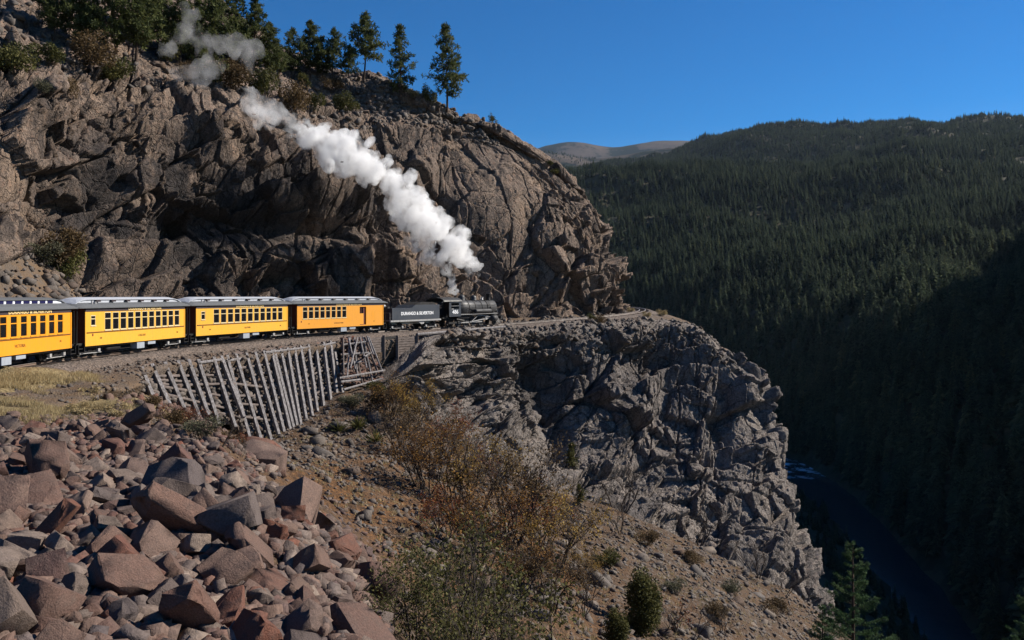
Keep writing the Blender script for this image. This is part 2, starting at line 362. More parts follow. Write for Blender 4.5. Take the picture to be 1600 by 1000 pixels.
# ------------------------------------------------------------------ upper cliff
def cols_to_net(cols): return np.array([[at(*p) for p in c] for c in cols]).swapaxes(0, 1)
UC = [
 [(-420,520,44),(-420,440,46),(-420,320,50),(-420,180,53),(-420,60,57),(-420,-60,72),(-420,-260,95),(-420,-300,140)],
 [(-80,540,50),(-80,440,53),(-80,330,57),(-80,210,60),(-80,100,65),(-80,0,79),(-80,-160,102),(-80,-200,150)],
 [(60,530,60),(60,440,62),(60,330,66),(60,220,68),(60,118,72),(60,20,88),(60,-120,112),(60,-150,160)],
 [(200,540,70),(200,462,72),(205,340,76),(205,230,79),(200,130,84),(200,40,100),(200,-80,122),(200,-90,170)],
 [(330,540,83),(330,482,84),(330,370,86),(330,260,88),(330,150,94),(320,80,108),(320,-10,130),(320,0,180)],
 [(450,540,91),(450,484,92),(450,380,93.5),(450,280,96),(450,182,102),(440,130,115),(430,72,135),(430,90,190)],
 [(560,540,97),(560,486,98),(560,380,99.5),(560,290,103),(555,205,109),(540,165,119),(530,116,134),(530,140,190)],
 [(645,540,102),(645,492,103),(645,390,106),(635,300,109),(620,208,115),(605,170,121),(590,120,132),(590,150,190)],
 [(722,530,108),(722,494,109),(722,400,113),(715,310,117),(690,218,122),(668,188,125),(648,148,131),(650,180,190)],
 [(803,520,114),(803,497,115),(805,410,118),(800,320,122),(762,235,127),(735,205,129),(708,181,133),(700,215,190)],
 [(870,515,120),(870,494,121),(875,420,123),(865,340,126),(832,275,130),(805,238,132),(778,206,136),(770,240,190)],
 [(930,510,126),(930,489,127),(932,430,128.5),(922,370,130.5),(893,310,133),(866,272,135),(842,243,139),(830,270,190)],
 [(958,506,131),(958,486,132),(957,450,133),(950,410,134),(934,358,137),(913,318,140),(889,284,144),(870,300,190)],
 [(962,500,138),(962,484,139),(958,450,140),(948,410,142),(930,362,146),(908,325,150),(882,295,155),(865,310,195)],
 [(930,500,155),(930,480,156),(925,450,158),(915,410,162),(898,370,168),(878,335,174),(855,305,180),(840,320,210)],
 [(840,500,180),(840,480,182),(835,450,185),(825,410,190),(810,370,196),(800,340,200),(790,320,205),(780,330,225)]]
def gauss(px, py, x, y, rx, ry): return np.exp(-((px-x)/rx)**2-((py-y)/ry)**2)
def flat_top(px, py, x, y, rx, ry, e=4): return np.exp(-np.abs((px-x)/rx)**e-np.abs((py-y)/ry)**e)
def build_upper():
    P = cols_to_net(UC)
    S, tr, tc = net_surface(P, 0.105, wr=[.3, 1, 1, 1, .75, .5, .12], wc=[.12, .95, 1, 1, 1, 1, 1, 1, 1, 1, 1, 1, 1, .4, .15])
    n = normals(S); 
    if n[S.shape[0]//3, S.shape[1]//2, 1] > 0: n = -n
    u, v = uv_metres(S)
    px = 800+FPX*S[..., 0]/S[..., 1]; py = HY-FPX*S[..., 2]/S[..., 1]
    wob = 14*fbm(u*.12, v*.12, 4, 71); px = px+wob; py = py+14*fbm(u*.12+50, v*.12, 4, 72)
    dA, tA, cA = fracture(u, v, 11, [(11, 8, 2.4, .40, .4, 0), (3.5, 4.6, 1.25, .55, .4, 0), (1.3, 1.7, .28, .5, .14, 0), (.55, .55, .05, .4, .03, 0)], .8); dA = dA+joints(u, v, 63, 5, 1.6); dA = dA+steps(u, v, cA, 6.5, 2.0, 21)
    dB, tB, cB = fracture(u, v, 51, [(10, 10, 2.3, .45, .4, .25), (3.6, 4.6, 1.2, .6, .4, .25), (1.4, 1.7, .28, .5, .14, .1), (.55, .6, .05, .4, .03, 0)], .8); dB = dB+joints(u, v, 64, 5.5, 1.7); dB = dB+steps(u, v, cB, 7, 1.5, 23)
    wB = 1/(1+np.exp(-(px-610)/25)); d = dA*(1-wB)+dB*wB; tint = tA*(1-wB)+tB*wB
    smooth = flat_top(px, py, 770, 300, 75, 85)*.72+flat_top(px, py, 20, 270, 45, 85)*.8+gauss(px, py, 380, 190, 120, 45)*.45
    d = d*(1-np.clip(smooth, 0, .9))
    for (x, y, rx, ry, a) in [(430,345,190,20,-2.8),(300,415,45,60,-4.2),(400,440,40,30,-1.5),(440,405,60,20,1.5),(480,440,28,35,1.4),(560,425,20,55,1.6),(602,420,16,75,-4.5),
                              (225,360,45,110,1.8),(165,330,30,60,-1.6),(100,270,35,110,-1.8),(25,270,50,90,1.2),(560,350,60,14,-1.2),(520,300,90,16,1.0),(650,430,30,70,-.6),
                              (700,330,25,60,-1.8),(775,290,70,80,1.6),(735,400,50,50,-1.2),(860,430,20,50,1.4),(905,440,16,45,-1.2),(330,200,70,30,1.2),(470,250,60,25,1.0),
                              (130,200,40,40,-1.4),(60,180,30,35,1.3),(620,250,40,40,-1.0),(660,270,30,40,.8)]:
        d = d+a*gauss(px, py, x, y, rx, ry)
    # bedding ledges of the left wall
    led = np.abs(((v*.95+u*.03+1.6*fbm(u*.1, v*.05, 3, 88))/3.4) % 1-.5)
    d = d+0*led
    soil = np.clip((tr[:, None]-4.05)/.5, 0, 1)*np.ones_like(d)      # slope above the rim: lower relief
    d = d*(1-.62*soil)+soil*.5*fbm(u*.3, v*.3, 4, 5)
    d = d+.05*fbm(u*2.5, v*2.5, 3, 91)
    V = S+n*d[..., None]
    soot_shade = flat_top(px, py, 400, 350, 270, 140, 4)*np.clip(.8+1.1*fbm(u*.2, v*.5, 4, 77), 0, 1)+.9*gauss(px, py, 190, 300, 160, 150)*np.clip(.5+1.5*fbm(u*.3, v*.3, 3, 79), 0, 1)  # soot on the left wall, with the shade of its recesses painted in
    me = raw_mesh('upper_cliff', V.reshape(-1, 3), grid_faces(*V.shape[:2]), [M['cliff']], False)
    attr(me, 'tint', tint); attr(me, 'soot_shade', np.clip(soot_shade, 0, 1))
    o = props(link('upper_cliff', me), kind='structure')
    dens = (np.clip((tr[:, None]-.8)/.3, 0, 1)*np.clip((5.2-tr[:, None])/.8, .18, 1))*(1-np.clip(smooth, 0, 1)*1.05)*np.clip(.75+1.6*fbm(u*.12, v*.12, 3, 61), .12, 1.6)*(px > -60)*(px < 975)*(S[..., 1] < 150)
    bm_, idx, cnt = cliff_blocks(V, 90, dens*(.25+1.2*np.exp(-((px-900)/70)**2)+.5*np.exp(-((px-150)/90)**2)), 3, .15, .75, 2.0, (u, v), 'blocks', M['cliff'], o, tint)
    attr(bm_, 'soot_shade', np.repeat(np.clip(soot_shade, 0, 1).ravel()[idx], cnt)); props(link('rock_blocks', bm_, o), kind='stuff')
    return o, V, tr
upper, UPPER, UTR = build_upper()

# ------------------------------------------------------------------ lower cliff
LC = [
 [(560,590,80),(545,620,73),(540,640,71),(535,660,70),(530,690,67)],
 [(635,530,85),(632,572,79),(628,600,77),(620,640,75),(612,690,72)],
 [(690,512,90),(680,530,84.5),(672,575,82.5),(665,625,80),(658,690,74),(655,750,68)],
 [(770,508,99),(760,523,93.5),(755,580,92),(745,650,88),(738,728,80),(735,790,74)],
 [(830,505,105),(832,518,100),(838,590,98.5),(832,670,94.5),(820,755,85),(815,820,78)],
 [(900,500,112),(900,513,107),(908,600,103),(908,690,98),(900,780,88),(898,840,80)],
 [(965,498,117),(972,511,111.5),(980,610,107),(985,710,101),(988,800,91),(988,870,83)],
 [(1025,497,121),(1042,508,116.5),(1055,610,110.5),(1066,730,103),(1075,838,94),(1080,900,86)],
 [(1075,502,122),(1096,520,117),(1120,620,111),(1138,750,103.5),(1158,878,94.5),(1165,940,86)],
 [(1105,520,124),(1130,548,118.5),(1168,640,113),(1196,760,105.5),(1232,912,96),(1245,970,88)],
 [(1112,535,132),(1146,572,124),(1186,655,118),(1222,770,111),(1278,938,99),(1300,1000,92)],
 [(1110,530,142),(1142,570,134),(1184,660,130),(1222,780,124),(1280,950,112),(1305,1010,104)],
 [(1080,520,160),(1110,570,155),(1140,660,150),(1170,800,145),(1220,960,135),(1240,1010,125)]]
for c_ in LC[:2]: c_.insert(2, tuple((np.array(c_[1])+np.array(c_[2]))/2))
def build_lower():
    P = cols_to_net(LC)
    S, tr, tc = net_surface(P, 0.105, wr=[.4, 1, 1, 1, .4], wc=[.4, 1, 1, 1, 1, 1, 1, 1, 1, 1.4, 1.2, .3])
    n = normals(S)
    if n[S.shape[0]//2, S.shape[1]//2, 1] > 0: n = -n
    u, v = uv_metres(S); px = 800+FPX*S[..., 0]/S[..., 1]; py = HY-FPX*S[..., 2]/S[..., 1]
    px = px+16*fbm(u*.12, v*.12, 4, 171); py = py+16*fbm(u*.12+50, v*.12, 4, 172)
    dA, tA, cA = fracture(u, v, 111, [(9, 7, 2.3, .45, .5, .25), (3.6, 3.2, 1.2, .6, .4, .2), (1.4, 1.4, .28, .5, .14, .1), (.6, .55, .05, .4, .03, 0)], .8); dA = dA+joints(u, v, 65, 5, 1.6); dA = dA+steps(u, -v, cA, 5.5, 1.6, 25)
    dB, tB, cB = fracture(u, v, 151, [(8, 9, 2.5, .5, .5, .3), (3.4, 4.4, 1.3, .6, .4, .3), (1.3, 1.7, .28, .5, .14, .1), (.55, .6, .05, .4, .03, 0)], .8); dB = dB+joints(u, v, 66, 4.5, 2.0); dB = dB+steps(u, -v, cB, 6, 1.5, 27)
    wB = np.exp(-np.abs((px-960)/150)**4-np.abs((py-600)/130)**4); d = dA*(1-wB)+dB*wB; tint = tA*(1-wB)+tB*wB
    for (x, y, rx, ry, a) in [(850,570,40,60,-4.0),(875,660,22,60,-2.5),(770,600,40,60,1.8),(760,690,50,50,1.6),(930,570,35,40,1.2),(955,680,45,45,1.5),(1005,560,30,25,-2.2),(1040,640,30,90,-1.8),
                              (1080,560,40,30,1.0),(1150,600,30,45,2.0),(1130,640,14,60,-2.4),(1180,690,25,50,1.8),(1060,780,60,50,1.2),(1200,830,35,70,1.4),(1000,760,40,35,-.8)]:
        d = d+a*gauss(px, py, x, y, rx, ry)
    led = np.abs(((v+u*.25+1.5*fbm(u*.1, v*.1, 3, 188))/2.8) % 1-.5)
    d = d+0*led
    tp = np.clip((1.35-tr[:, None])/.6, 0, 1)*np.ones_like(d); d = d*(1-.85*tp)-.25*tp; lf = np.clip((1.6-tc[None, :])/1.0, 0, 1); d = d*(1-.6*lf)-.8*lf
    d = d+.05*fbm(u*2.5, v*2.5, 3, 191)
    V = S+n*d[..., None]
    me = raw_mesh('lower_cliff', V.reshape(-1, 3), grid_faces(*V.shape[:2]), [M['cliff_low']], False)
    soot_shade = np.clip(.8*gauss(px, py, 850, 580, 60, 70)+.5*gauss(px, py, 1010, 570, 40, 40), 0, 1)  # shade painted into the rock colour over the two deep hollows
    attr(me, 'tint', tint); attr(me, 'soot_shade', soot_shade); o = props(link('lower_cliff', me), kind='structure')
    dens = np.clip((tr[:, None]-1.05)/.2, 0, 1)*np.ones_like(u)*(1-.85*flat_top(px, py, 850, 590, 35, 70))*np.clip(.75+1.6*fbm(u*.12, v*.12, 3, 161), .12, 1.6)*(tc[None, :] > 1.7)*(tc[None, :] < 11)
    bm_, idx, cnt = cliff_blocks(V, 40, dens, 4, .15, .75, 2.0, (u, v), 'blocks', M['cliff_low'], o, tint)
    attr(bm_, 'soot_shade', np.repeat(soot_shade.ravel()[idx], cnt)); props(link('rock_blocks', bm_, o), kind='stuff')
    return o, V
lower, LOWER = build_lower()

# ------------------------------------------------------------------ foreground slopes: a surface through measured points
GP = [(0,1000,9),(300,1000,10),(560,1000,11.2),(0,880,12),(300,880,13.2),(540,880,15),(0,800,15.5),(200,800,17),(420,800,19),(500,830,17.5),(0,730,20.5),(200,730,22.5),(360,735,24.5),
      (0,685,27),(150,672,31),(250,675,31),(340,700,28.5),(0,655,30.5),(0,620,36),(120,610,40.5),(170,640,35.5),(60,590,41),(-150,600,36),(-300,700,22),(-300,1000,8),(-100,620,34),(-200,1000,8.5),
      (222,612,48.5),(240,626,49),(270,640,51),(307,658,53.5),(350,680,56),(390,704,58.5),(430,678,62),(463,668,64.5),(500,642,68.5),(534,616,71.5),(570,606,74),(600,606,76),(195,604,46.5),
      (420,715,49),(480,730,46),(520,700,56),(580,650,68),(500,775,40.5),(560,800,38.5),(600,850,33),(640,900,28),(640,700,64),(640,645,72),(660,760,50),(700,710,66),(700,800,46),(720,880,35),(680,960,24.5),(760,960,27),
      (740,740,74),(820,768,79),(800,830,52),(800,900,37),(820,1000,26.5),(900,790,81),(900,860,56),(920,940,41),(985,812,84),(1000,880,57),(1020,960,44),(1000,1040,32),
      (1075,850,85),(1100,920,63),(1130,1000,48),(1160,890,88),(1200,970,66),(1240,1040,50),(1235,925,88),(1280,960,88),(1290,1010,74),(1180,1100,38),(1330,1100,60),(1500,1300,45),(1560,1100,33),(1400,1150,36),(1250,1160,31),(800,1250,15),(1100,1250,22),(1000,1350,15),(600,1200,9),(700,1100,17)]
GW = np.array([at(*g) for g in GP]+[(-12,2,-3.0),(0,2,-3.2),(6,3,-4.2),(14,4,-7),(-40,2,-2.6),(-60,20,-1),(-60,50,-1),(-40,38,-2.8),(-40,60,-5),(-20,90,-12),(-30,75,-9),(30,5,-15),(45,30,-33),(55,60,-48),(60,90,-60),(55,110,-62),(10,110,-30),(-5,105,-22),(30,115,-48)])
def tps_fit(P, lam=0.2):
    n = len(P); xy = P[:, :2]; r = np.linalg.norm(xy[:, None]-xy[None], axis=-1); K = np.where(r > 0, r*r*np.log(r+1e-9), 0)
    A = np.zeros((n+3, n+3)); A[:n, :n] = K+lam*np.eye(n)*10; A[:n, n] = 1; A[:n, n+1:] = xy; A[n, :n] = 1; A[n+1:, :n] = xy.T
    w_ = np.linalg.solve(A, np.concatenate([P[:, 2], [0, 0, 0]])); return xy, w_
_gxy, _gw = tps_fit(GW)
def ground_smooth(X, Y):
    sh = X.shape; X = X.ravel(); Y = Y.ravel(); out = np.empty(X.shape)
    for a in range(0, len(X), 20000):
        q = slice(a, a+20000); r2 = (X[q][:, None]-_gxy[None, :, 0])**2+(Y[q][:, None]-_gxy[None, :, 1])**2
        out[q] = (0.5*r2*np.log(r2+1e-12))@_gw[:-3]+_gw[-3]+_gw[-2]*X[q]+_gw[-1]*Y[q]
    return out.reshape(sh)
_gx = np.arange(-62, 62, 0.3); _gy = np.arange(1.5, 118, 0.3); _GX, _GY = np.meshgrid(_gx, _gy)
_cx = np.arange(-62, 63, 1.2); _cy = np.arange(1.5, 119, 1.2); _CX, _CY = np.meshgrid(_cx, _cy); _CZ = ground_smooth(_CX, _CY)
def bil(Z, x0, y0, h, X, Y):
    fx = np.clip((X-x0)/h, 0, Z.shape[1]-1.001); fy = np.clip((Y-y0)/h, 0, Z.shape[0]-1.001); i = fx.astype(int); j = fy.astype(int); a = fx-i; b = fy-j
    return (Z[j, i]*(1-a)+Z[j, i+1]*a)*(1-b)+(Z[j+1, i]*(1-a)+Z[j+1, i+1]*a)*b
_GZ = bil(_CZ, -62, 1.5, 1.2, _GX, _GY)
_GZ = _GZ+.75*fbm(_GX*.3, _GY*.3, 4, 400)*np.clip((_GY-4)/22, 0.15, 1)+.10*fbm(_GX*1.6, _GY*1.6, 3, 410)
def gz(x, y): return float(bil(_GZ, -62, 1.5, .3, np.array([x]), np.array([y]))[0])
def gza(X, Y): return bil(_GZ, -62, 1.5, .3, X, Y)
gpx = 800+FPX*_GX/_GY; gpy = HY-FPX*_GZ/_GY
m, t, b = nmat('slope dirt and grass', 0.95, 0.1)
p = pos(t); n1 = noise(t, p, .25, 5, .6); n2 = noise(t, p, 1.6, 6, .7); v = nd(t, 'ShaderNodeTexVoronoi', {'Vector': p, 'Scale': 6}); n3 = noise(t, p, 11, 3, .7)
sep = nd(t, 'ShaderNodeSeparateColor', {0: v.outputs['Color']}).outputs[0]
c = mix(t, ramp(t, n1, [(.35, 0), (.65, 1)]), (0.105, 0.064, 0.037), (0.082, 0.058, 0.042))
c = mix(t, ramp(t, n2, [(.5, 0), (.62, 1)]), c, mix(t, sep, (.07, .058, .052), (.20, .165, .135)))
c = mix(t, att(t, 'grass'), c, mix(t, n2, (.27, .21, .11), (.19, .145, .075)))
c = mix(t, att(t, 'litter'), c, mix(t, sep, (.05, .032, .022), (.17, .085, .035)))
c = mix(t, .4, c, ramp(t, n3, [(.3, .05), (.7, .85)]), 'OVERLAY')
t.links.new(c, b.inputs['Base Color']); bump(t, b, math_n(t, 'ADD', v.outputs['Distance'], n3), .9, .09); M['slope'] = m
me = raw_mesh('hillside_ground', np.stack([_GX, _GY, _GZ], -1).reshape(-1, 3), grid_faces(*_GX.shape), [M['slope']], True)
attr(me, 'grass', np.clip((_GY > 27)*np.clip((-15-_GX)/4, 0, 1)*np.clip((50-_GY)/3, 0, 1)*np.clip(.8+1.2*fbm(_GX*.5, _GY*.5, 3, 31), 0, 1), 0, 1))
attr(me, 'litter', np.clip(np.exp(-np.abs((_GX+4)/9)**3-np.abs((_GY-42)/17)**4)*(.9+1.6*fbm(_GX*.4, _GY*.4, 4, 37)), 0, .9))
ground = props(link('hillside_ground', me), kind='structure')

# ------------------------------------------------------------------ far valley: river gorge, wooded mountainside, ridges
def zrow(px, d, z): return (px, HY-z/d*FPX, d)
VC = []
for (px, nb, fb, rows) in [
    (760, 700, 760, [(840,470),(1020,392),(1260,322),(1480,284),(1900,292),(3300,268),(4200,300)]),
    (880, 640, 700, [(780,480),(960,388),(1210,312),(1430,274),(1850,300),(3200,272),(4200,300)]),
    (1000, 560, 610, [(700,490),(890,402),(1150,330),(1430,279),(1850,305),(3100,252),(4200,290)]),
    (1150, 425, 470, [(580,495),(820,402),(1120,315),(1480,258),(1850,278),(2700,212),(4000,250)]),
    (1300, 272, 362, [(455,495),(700,420),(1020,325),(1400,258),(1800,262),(2500,199),(3800,240)]),
    (1450, 178, 240, [(360,488),(630,412),(960,315),(1300,255),(1700,238),(2300,197),(3600,230)]),
    (1600, 122, 165, [(300,498),(560,425),(900,305),(1250,243),(1600,222),(2200,187),(3400,220)]),
    (1850, 90, 120, [(270,190),(420,165),(700,185),(1150,190),(1500,180),(2000,150),(3200,190)]),
    (2300, 70, 95, [(200,-80),(340,-100),(560,-20),(1000,60),(1400,90),(1900,90),(3000,120)]),
    (3400, 60, 85, [(150,-500),(240,-420),(400,-300),(800,-100),(1400,0),(1900,0),(3000,20)])]:
    VC.append([zrow(px, nb*.55, -58), zrow(px, nb+(fb-nb)*.10, -79.0), zrow(px, (nb+fb)/2, -83), zrow(px, fb-(fb-nb)*.06, -79.0)]+[(px, y, d) for d, y in rows])
def build_valley():
    P = cols_to_net(VC); nr = P.shape[0]
    tr = np.interp(np.linspace(0, 1, 420), [0, .18, .5, .8, 1], [0, 3, 5, 8, nr-1]); tc = np.linspace(0, P.shape[1]-1, 420)
    S = catmull(P, tr); S = np.swapaxes(catmull(np.swapaxes(S, 0, 1), tc), 0, 1)
    X, Y = S[..., 0], S[..., 1]; a = np.clip((tr-3.0)/1.5, 0, 1)[:, None]
    S[..., 2] += a*(30*fbm(X*.006, Y*.006, 5, 500)*np.clip(Y/700, .5, 1.6)+5*fbm(X*.03, Y*.03, 3, 510))+(1-a)*2.5*fbm(X*.08, Y*.08, 3, 520)
    me = raw_mesh('mountainside', S.reshape(-1, 3), grid_faces(*S.shape[:2]), [M['forest_floor']], True)
    return props(link('mountainside', me), kind='structure'), S, tr
valley, VAL, VTR = build_valley()
# river water
m, t, b = nmat('river water', 0.08, 0.5); p = pos(t, (1, 1, 1))
n1 = noise(t, p, .35, 5, .6); n2 = noise(t, p, .06, 3); foam = ramp(t, noise(t, p, .16, 6, .7), [(.50, 0), (.60, 1)])
gy = nd(t, 'ShaderNodeSeparateXYZ', {0: nd(t, 'ShaderNodeTexCoord').outputs['Object']}).outputs[1]
rapid = math_n(t, 'MULTIPLY', foam, ramp(t, math_n(t, 'DIVIDE', gy, 600), [(.58, 0), (.64, 1), (.76, 1), (.82, 0)]))
t.links.new(mix(t, rapid, (.02, .028, .038), (.7, .74, .78)), b.inputs['Base Color'])
t.links.new(ramp(t, rapid, [(0, .12), (1, .8)]), b.inputs['Roughness']); bump(t, b, n1, .35, .6); M['water'] = m
RC = [at(px, HY+80/d*FPX, d)[:2] for px, d in [(1900,100),(1600,143),(1450,208),(1300,317),(1150,447),(1000,585),(880,670),(760,730)]]
RC = catmull(np.array(RC), np.linspace(0, 7, 60)); dv = np.gradient(RC, axis=0); dv /= np.linalg.norm(dv, axis=1, keepdims=True); nv = np.stack([-dv[:, 1], dv[:, 0]], -1)
V = np.stack([np.concatenate([RC+nv*o, np.full((60, 1), -80.)], 1) for o in np.linspace(-30, 30, 9)], 1)
props(link('river', raw_mesh('river', V.reshape(-1, 3), grid_faces(60, 9), [M['water']], True)), kind='structure')
# distant bare ridges
m, t, b = nmat('bare autumn hills', 1, 0); p = pos(t); n1 = noise(t, p, .004, 6, .65)
t.links.new(ramp(t, n1, [(.44, (.025, .032, .028)), (.50, (.085, .07, .06)), (.65, (.12, .095, .078))]), b.inputs['Base Color']); M['bare'] = m
def ridge(prof, d0, d1, seed):
    pxs = np.linspace(prof[0][0], prof[-1][0], 160); ys = np.interp(pxs, [p_[0] for p_ in prof], [p_[1] for p_ in prof])
    k = np.hanning(9); k /= k.sum(); ys = np.convolve(np.pad(ys, 4, 'edge'), k, 'valid')
    R = []
    for f in np.linspace(0, 1, 40):
        d = d0+(d1-d0)*f; h = np.sin(min(f/.75, 1)*math.pi/2) if f < .75 else 1-(f-.75)*1.2
        top = np.array([at(x, y, d0+(d1-d0)*.75)[2] for x, y in zip(pxs, ys)]); X = (pxs-800)/FPX*d
        z = -100+(top+100)*h+30*fbm(X*.002, np.full_like(X, d*.002), 4, seed); R.append(np.stack([X, np.full_like(X, d), z], -1))
    R = np.array(R); return raw_mesh('far_ridge', R.reshape(-1, 3), grid_faces(*R.shape[:2]), [M['bare']], True), R
me, RIDGE1 = ridge([(600,262),(800,252),(850,240),(920,250),(1000,240),(1060,232),(1100,240),(1300,230),(1800,235)], 3900, 5200, 610); props(link('far_ridge', me), kind='structure')
me, RIDGE2 = ridge([(500,255),(780,248),(835,234),(860,226),(890,222),(920,226),(960,231),(1000,224),(1035,221),(1080,222),(1150,216),(1300,220),(1900,225)], 6500, 8500, 640); props(link('far_ridge', me), kind='structure')
# ground that runs on to the horizon under everything
me = raw_mesh('plain', [(-8900,-55,-130),(8900,-55,-130),(8900,9400,-130),(-8900,9400,-130)], [(0,1,2,3)], [M['forest_floor']]); props(link('ground_plain', me), kind='structure')
# ------------------------------------------------------------------ train materials
def paint(name, col, rough=0.45, spec=0.4, dirt=0.25, dcol=(0.05, 0.04, 0.035), boards=0.0):
    m, t, b = nmat(name, rough, spec); p = pos(t)
    n1 = noise(t, p, 1.2, 5, .65); n2 = noise(t, nd(t, 'ShaderNodeMapping', {'Vector': p, 'Scale': (6, 6, .6)}).outputs[0], 1.5, 4, .6)
    c = mix(t, math_n(t, 'MULTIPLY', ramp(t, n2, [(.45, 0), (.8, 1)]), dirt), col, dcol)
    c = mix(t, math_n(t, 'MULTIPLY', ramp(t, n1, [(.45, 0), (.7, 1)]), dirt*.6), c, tuple(x*.7 for x in col))
    t.links.new(c, b.inputs['Base Color']); t.links.new(ramp(t, n1, [(.3, rough*.8), (.7, min(1, rough*1.4))]), b.inputs['Roughness'])
    if boards:
        wv = nd(t, 'ShaderNodeTexWave', {'Vector': p, 'Scale': boards, 'Distortion': 0}, bands_direction='X'); bump(t, b, ramp(t, wv.outputs['Fac'], [(0, 0), (.12, 1)]), .25, .02)
    return m
M['yellow'] = paint('yellow coach paint', (0.72, 0.37, 0.035), .45, .35, .4, (.35, .2, .05), 4)
M['amber'] = paint('amber coach paint', (0.72, 0.29, 0.014), .45, .35, .35, (.35, .18, .04), 4)
M['orange'] = paint('orange coach paint', (0.72, 0.30, 0.03), .45, .35, .35, (.35, .18, .04), 4)
M['maroon'] = paint('maroon paint', (0.11, 0.02, 0.012), .55)
M['roofgrey'] = paint('dark roof canvas', (0.11, 0.115, 0.12), .7, .2, .4)
M['deckgrey'] = paint('pale clerestory paint', (0.42, 0.44, 0.48), .6, .3, .35, (.16, .16, .17))
M['white'] = paint('white paint', (0.75, 0.76, 0.8), .5, .3, .15)
M['letterboard'] = paint('dark letterboard', (0.035, 0.025, 0.03), .5)
M['black'] = paint('black underframe', (0.014, 0.013, 0.013), .6, .3, .5, (.06, .05, .045))
M['locoblack'] = paint('black locomotive jacket', (0.022, 0.023, 0.026), .5, .45, .5, (.05, .047, .045))
M['tenderblack'] = paint('blue black tender paint', (0.034, 0.042, 0.056), .5, .4, .4, (.06, .06, .065))
M['boxgrey'] = paint('grey equipment box', (0.30, 0.33, 0.37), .6, .3, .3)
M['steel'] = paint('worn steel', (0.38, 0.37, 0.36), .4, .5, .6, (.06, .05, .045))
M['graphite'] = paint('graphite smokebox', (0.04, 0.04, 0.042), .6, .35, .5, (.07, .065, .06))
M['gold'] = paint('gold lettering', (0.72, 0.52, 0.22), .5, .3, 0)
M['letterwhite'] = paint('white lettering', (0.80, 0.80, 0.80), .5, .3, 0)
M['letterdark'] = paint('dark lettering', (0.16, 0.06, 0.012), .6, .3, 0)
M['letterred'] = paint('red brown marking', (0.16, 0.03, 0.012), .6, .3, 0)
M['cloth'] = paint('seat cloth', (0.10, 0.035, 0.03), .9)
M['cream'] = paint('cream sash', (0.62, 0.50, 0.28), .6)
m, t, b = nmat('window glass', .06, .6); b.inputs['Base Color'].default_value = (.012, .012, .014, 1); b.inputs['Alpha'].default_value = .62; M['glass'] = m
m, t, b = nmat('blue clerestory glass', .1, .6); b.inputs['Base Color'].default_value = (.02, .02, .07, 1); M['blueglass'] = m
M['rail'] = paint('rusty rail', (0.13, 0.085, 0.06), .5, .5, .6, (.05, .035, .03))
M['railtop'] = paint('polished rail head', (0.55, 0.53, 0.5), .3, .6, .1)

def text(body, size, mat, parent, loc, rot=(math.pi/2, 0, 0), name='lettering', stretch=1.0, bold=0.0, ext=0.004):
    cu = bpy.data.curves.new(name, 'FONT'); cu.body = body; cu.size = size; cu.align_x = 'CENTER'; cu.align_y = 'CENTER'; cu.extrude = ext; cu.offset = bold; cu.resolution_u = 3
    o = bpy.data.objects.new(name, cu); COL.objects.link(o); dg = bpy.context.evaluated_depsgraph_get()
    me = bpy.data.meshes.new_from_object(o.evaluated_get(dg)); COL.objects.unlink(o); bpy.data.objects.remove(o)
    me.materials.clear(); me.materials.append(mat)
    return link(name, me, parent, loc, rot, (stretch, 1, 1))

# ------------------------------------------------------------------ track
def sweep(offs, prof, s0, s1, step=1.0):
    S = np.arange(s0, s1, step); P = track(S); D = track_dir(S); Nn = np.stack([D[:, 1], -D[:, 0]], -1)
    V = [[(p[0]+n[0]*(offs+o), p[1]+n[1]*(offs+o), p[2]+z) for o, z in prof] for p, n in zip(P, Nn)]
    k = len(prof); Fc = []
    for i in range(len(V)-1):
        for j in range(k): Fc.append((i*k+j, i*k+(j+1) % k, (i+1)*k+(j+1) % k, (i+1)*k+j))
    return np.array(V).reshape(-1, 3), np.array(Fc)
trk = empty('railway_track', (0, 0, 0)); props(trk, 'narrow gauge railway track curving along the rock ledge under the train', 'railway track')
RP = [(-.055, -.13), (.055, -.13), (.055, -.11), (.015, -.09), (.015, -.035), (.034, -.03), (.034, 0), (-.034, 0), (-.034, -.03), (-.015, -.035), (-.015, -.09), (-.055, -.11)]
for g in (-.48, .48):
    V, Fc = sweep(g, RP, 2, TLEN-1); me = raw_mesh('rail', V, Fc, [M['rail'], M['railtop']])
    me.polygons.foreach_set('material_index', np.array([1 if (i % 12) in (6,) else 0 for i in range(len(me.polygons))], np.int32)); link('rail', me, trk)
mb = MB(); rr = random.Random(3)
for s in np.arange(2, TLEN-2, .58):
    p = track(s)[0]; d = track_dir(s)[0]; n = Vector((d[1], -d[0], 0)); c = Vector(p)+Vector((0, 0, -.215)); c = c+n*rr.uniform(-.06, .06)
    mb.beam(c-n*1.05, c+n*1.05, .2, .17)
m, t, b = nmat('weathered tie timber', .9, .1); p = pos(t); c = ramp(t, noise(t, p, 3, 5), [(.3, (.05, .038, .03)), (.7, (.15, .12, .10))]); t.links.new(c, b.inputs['Base Color']); M['tie'] = m
props(mb.build('sleepers', M['tie'], trk), kind='stuff')

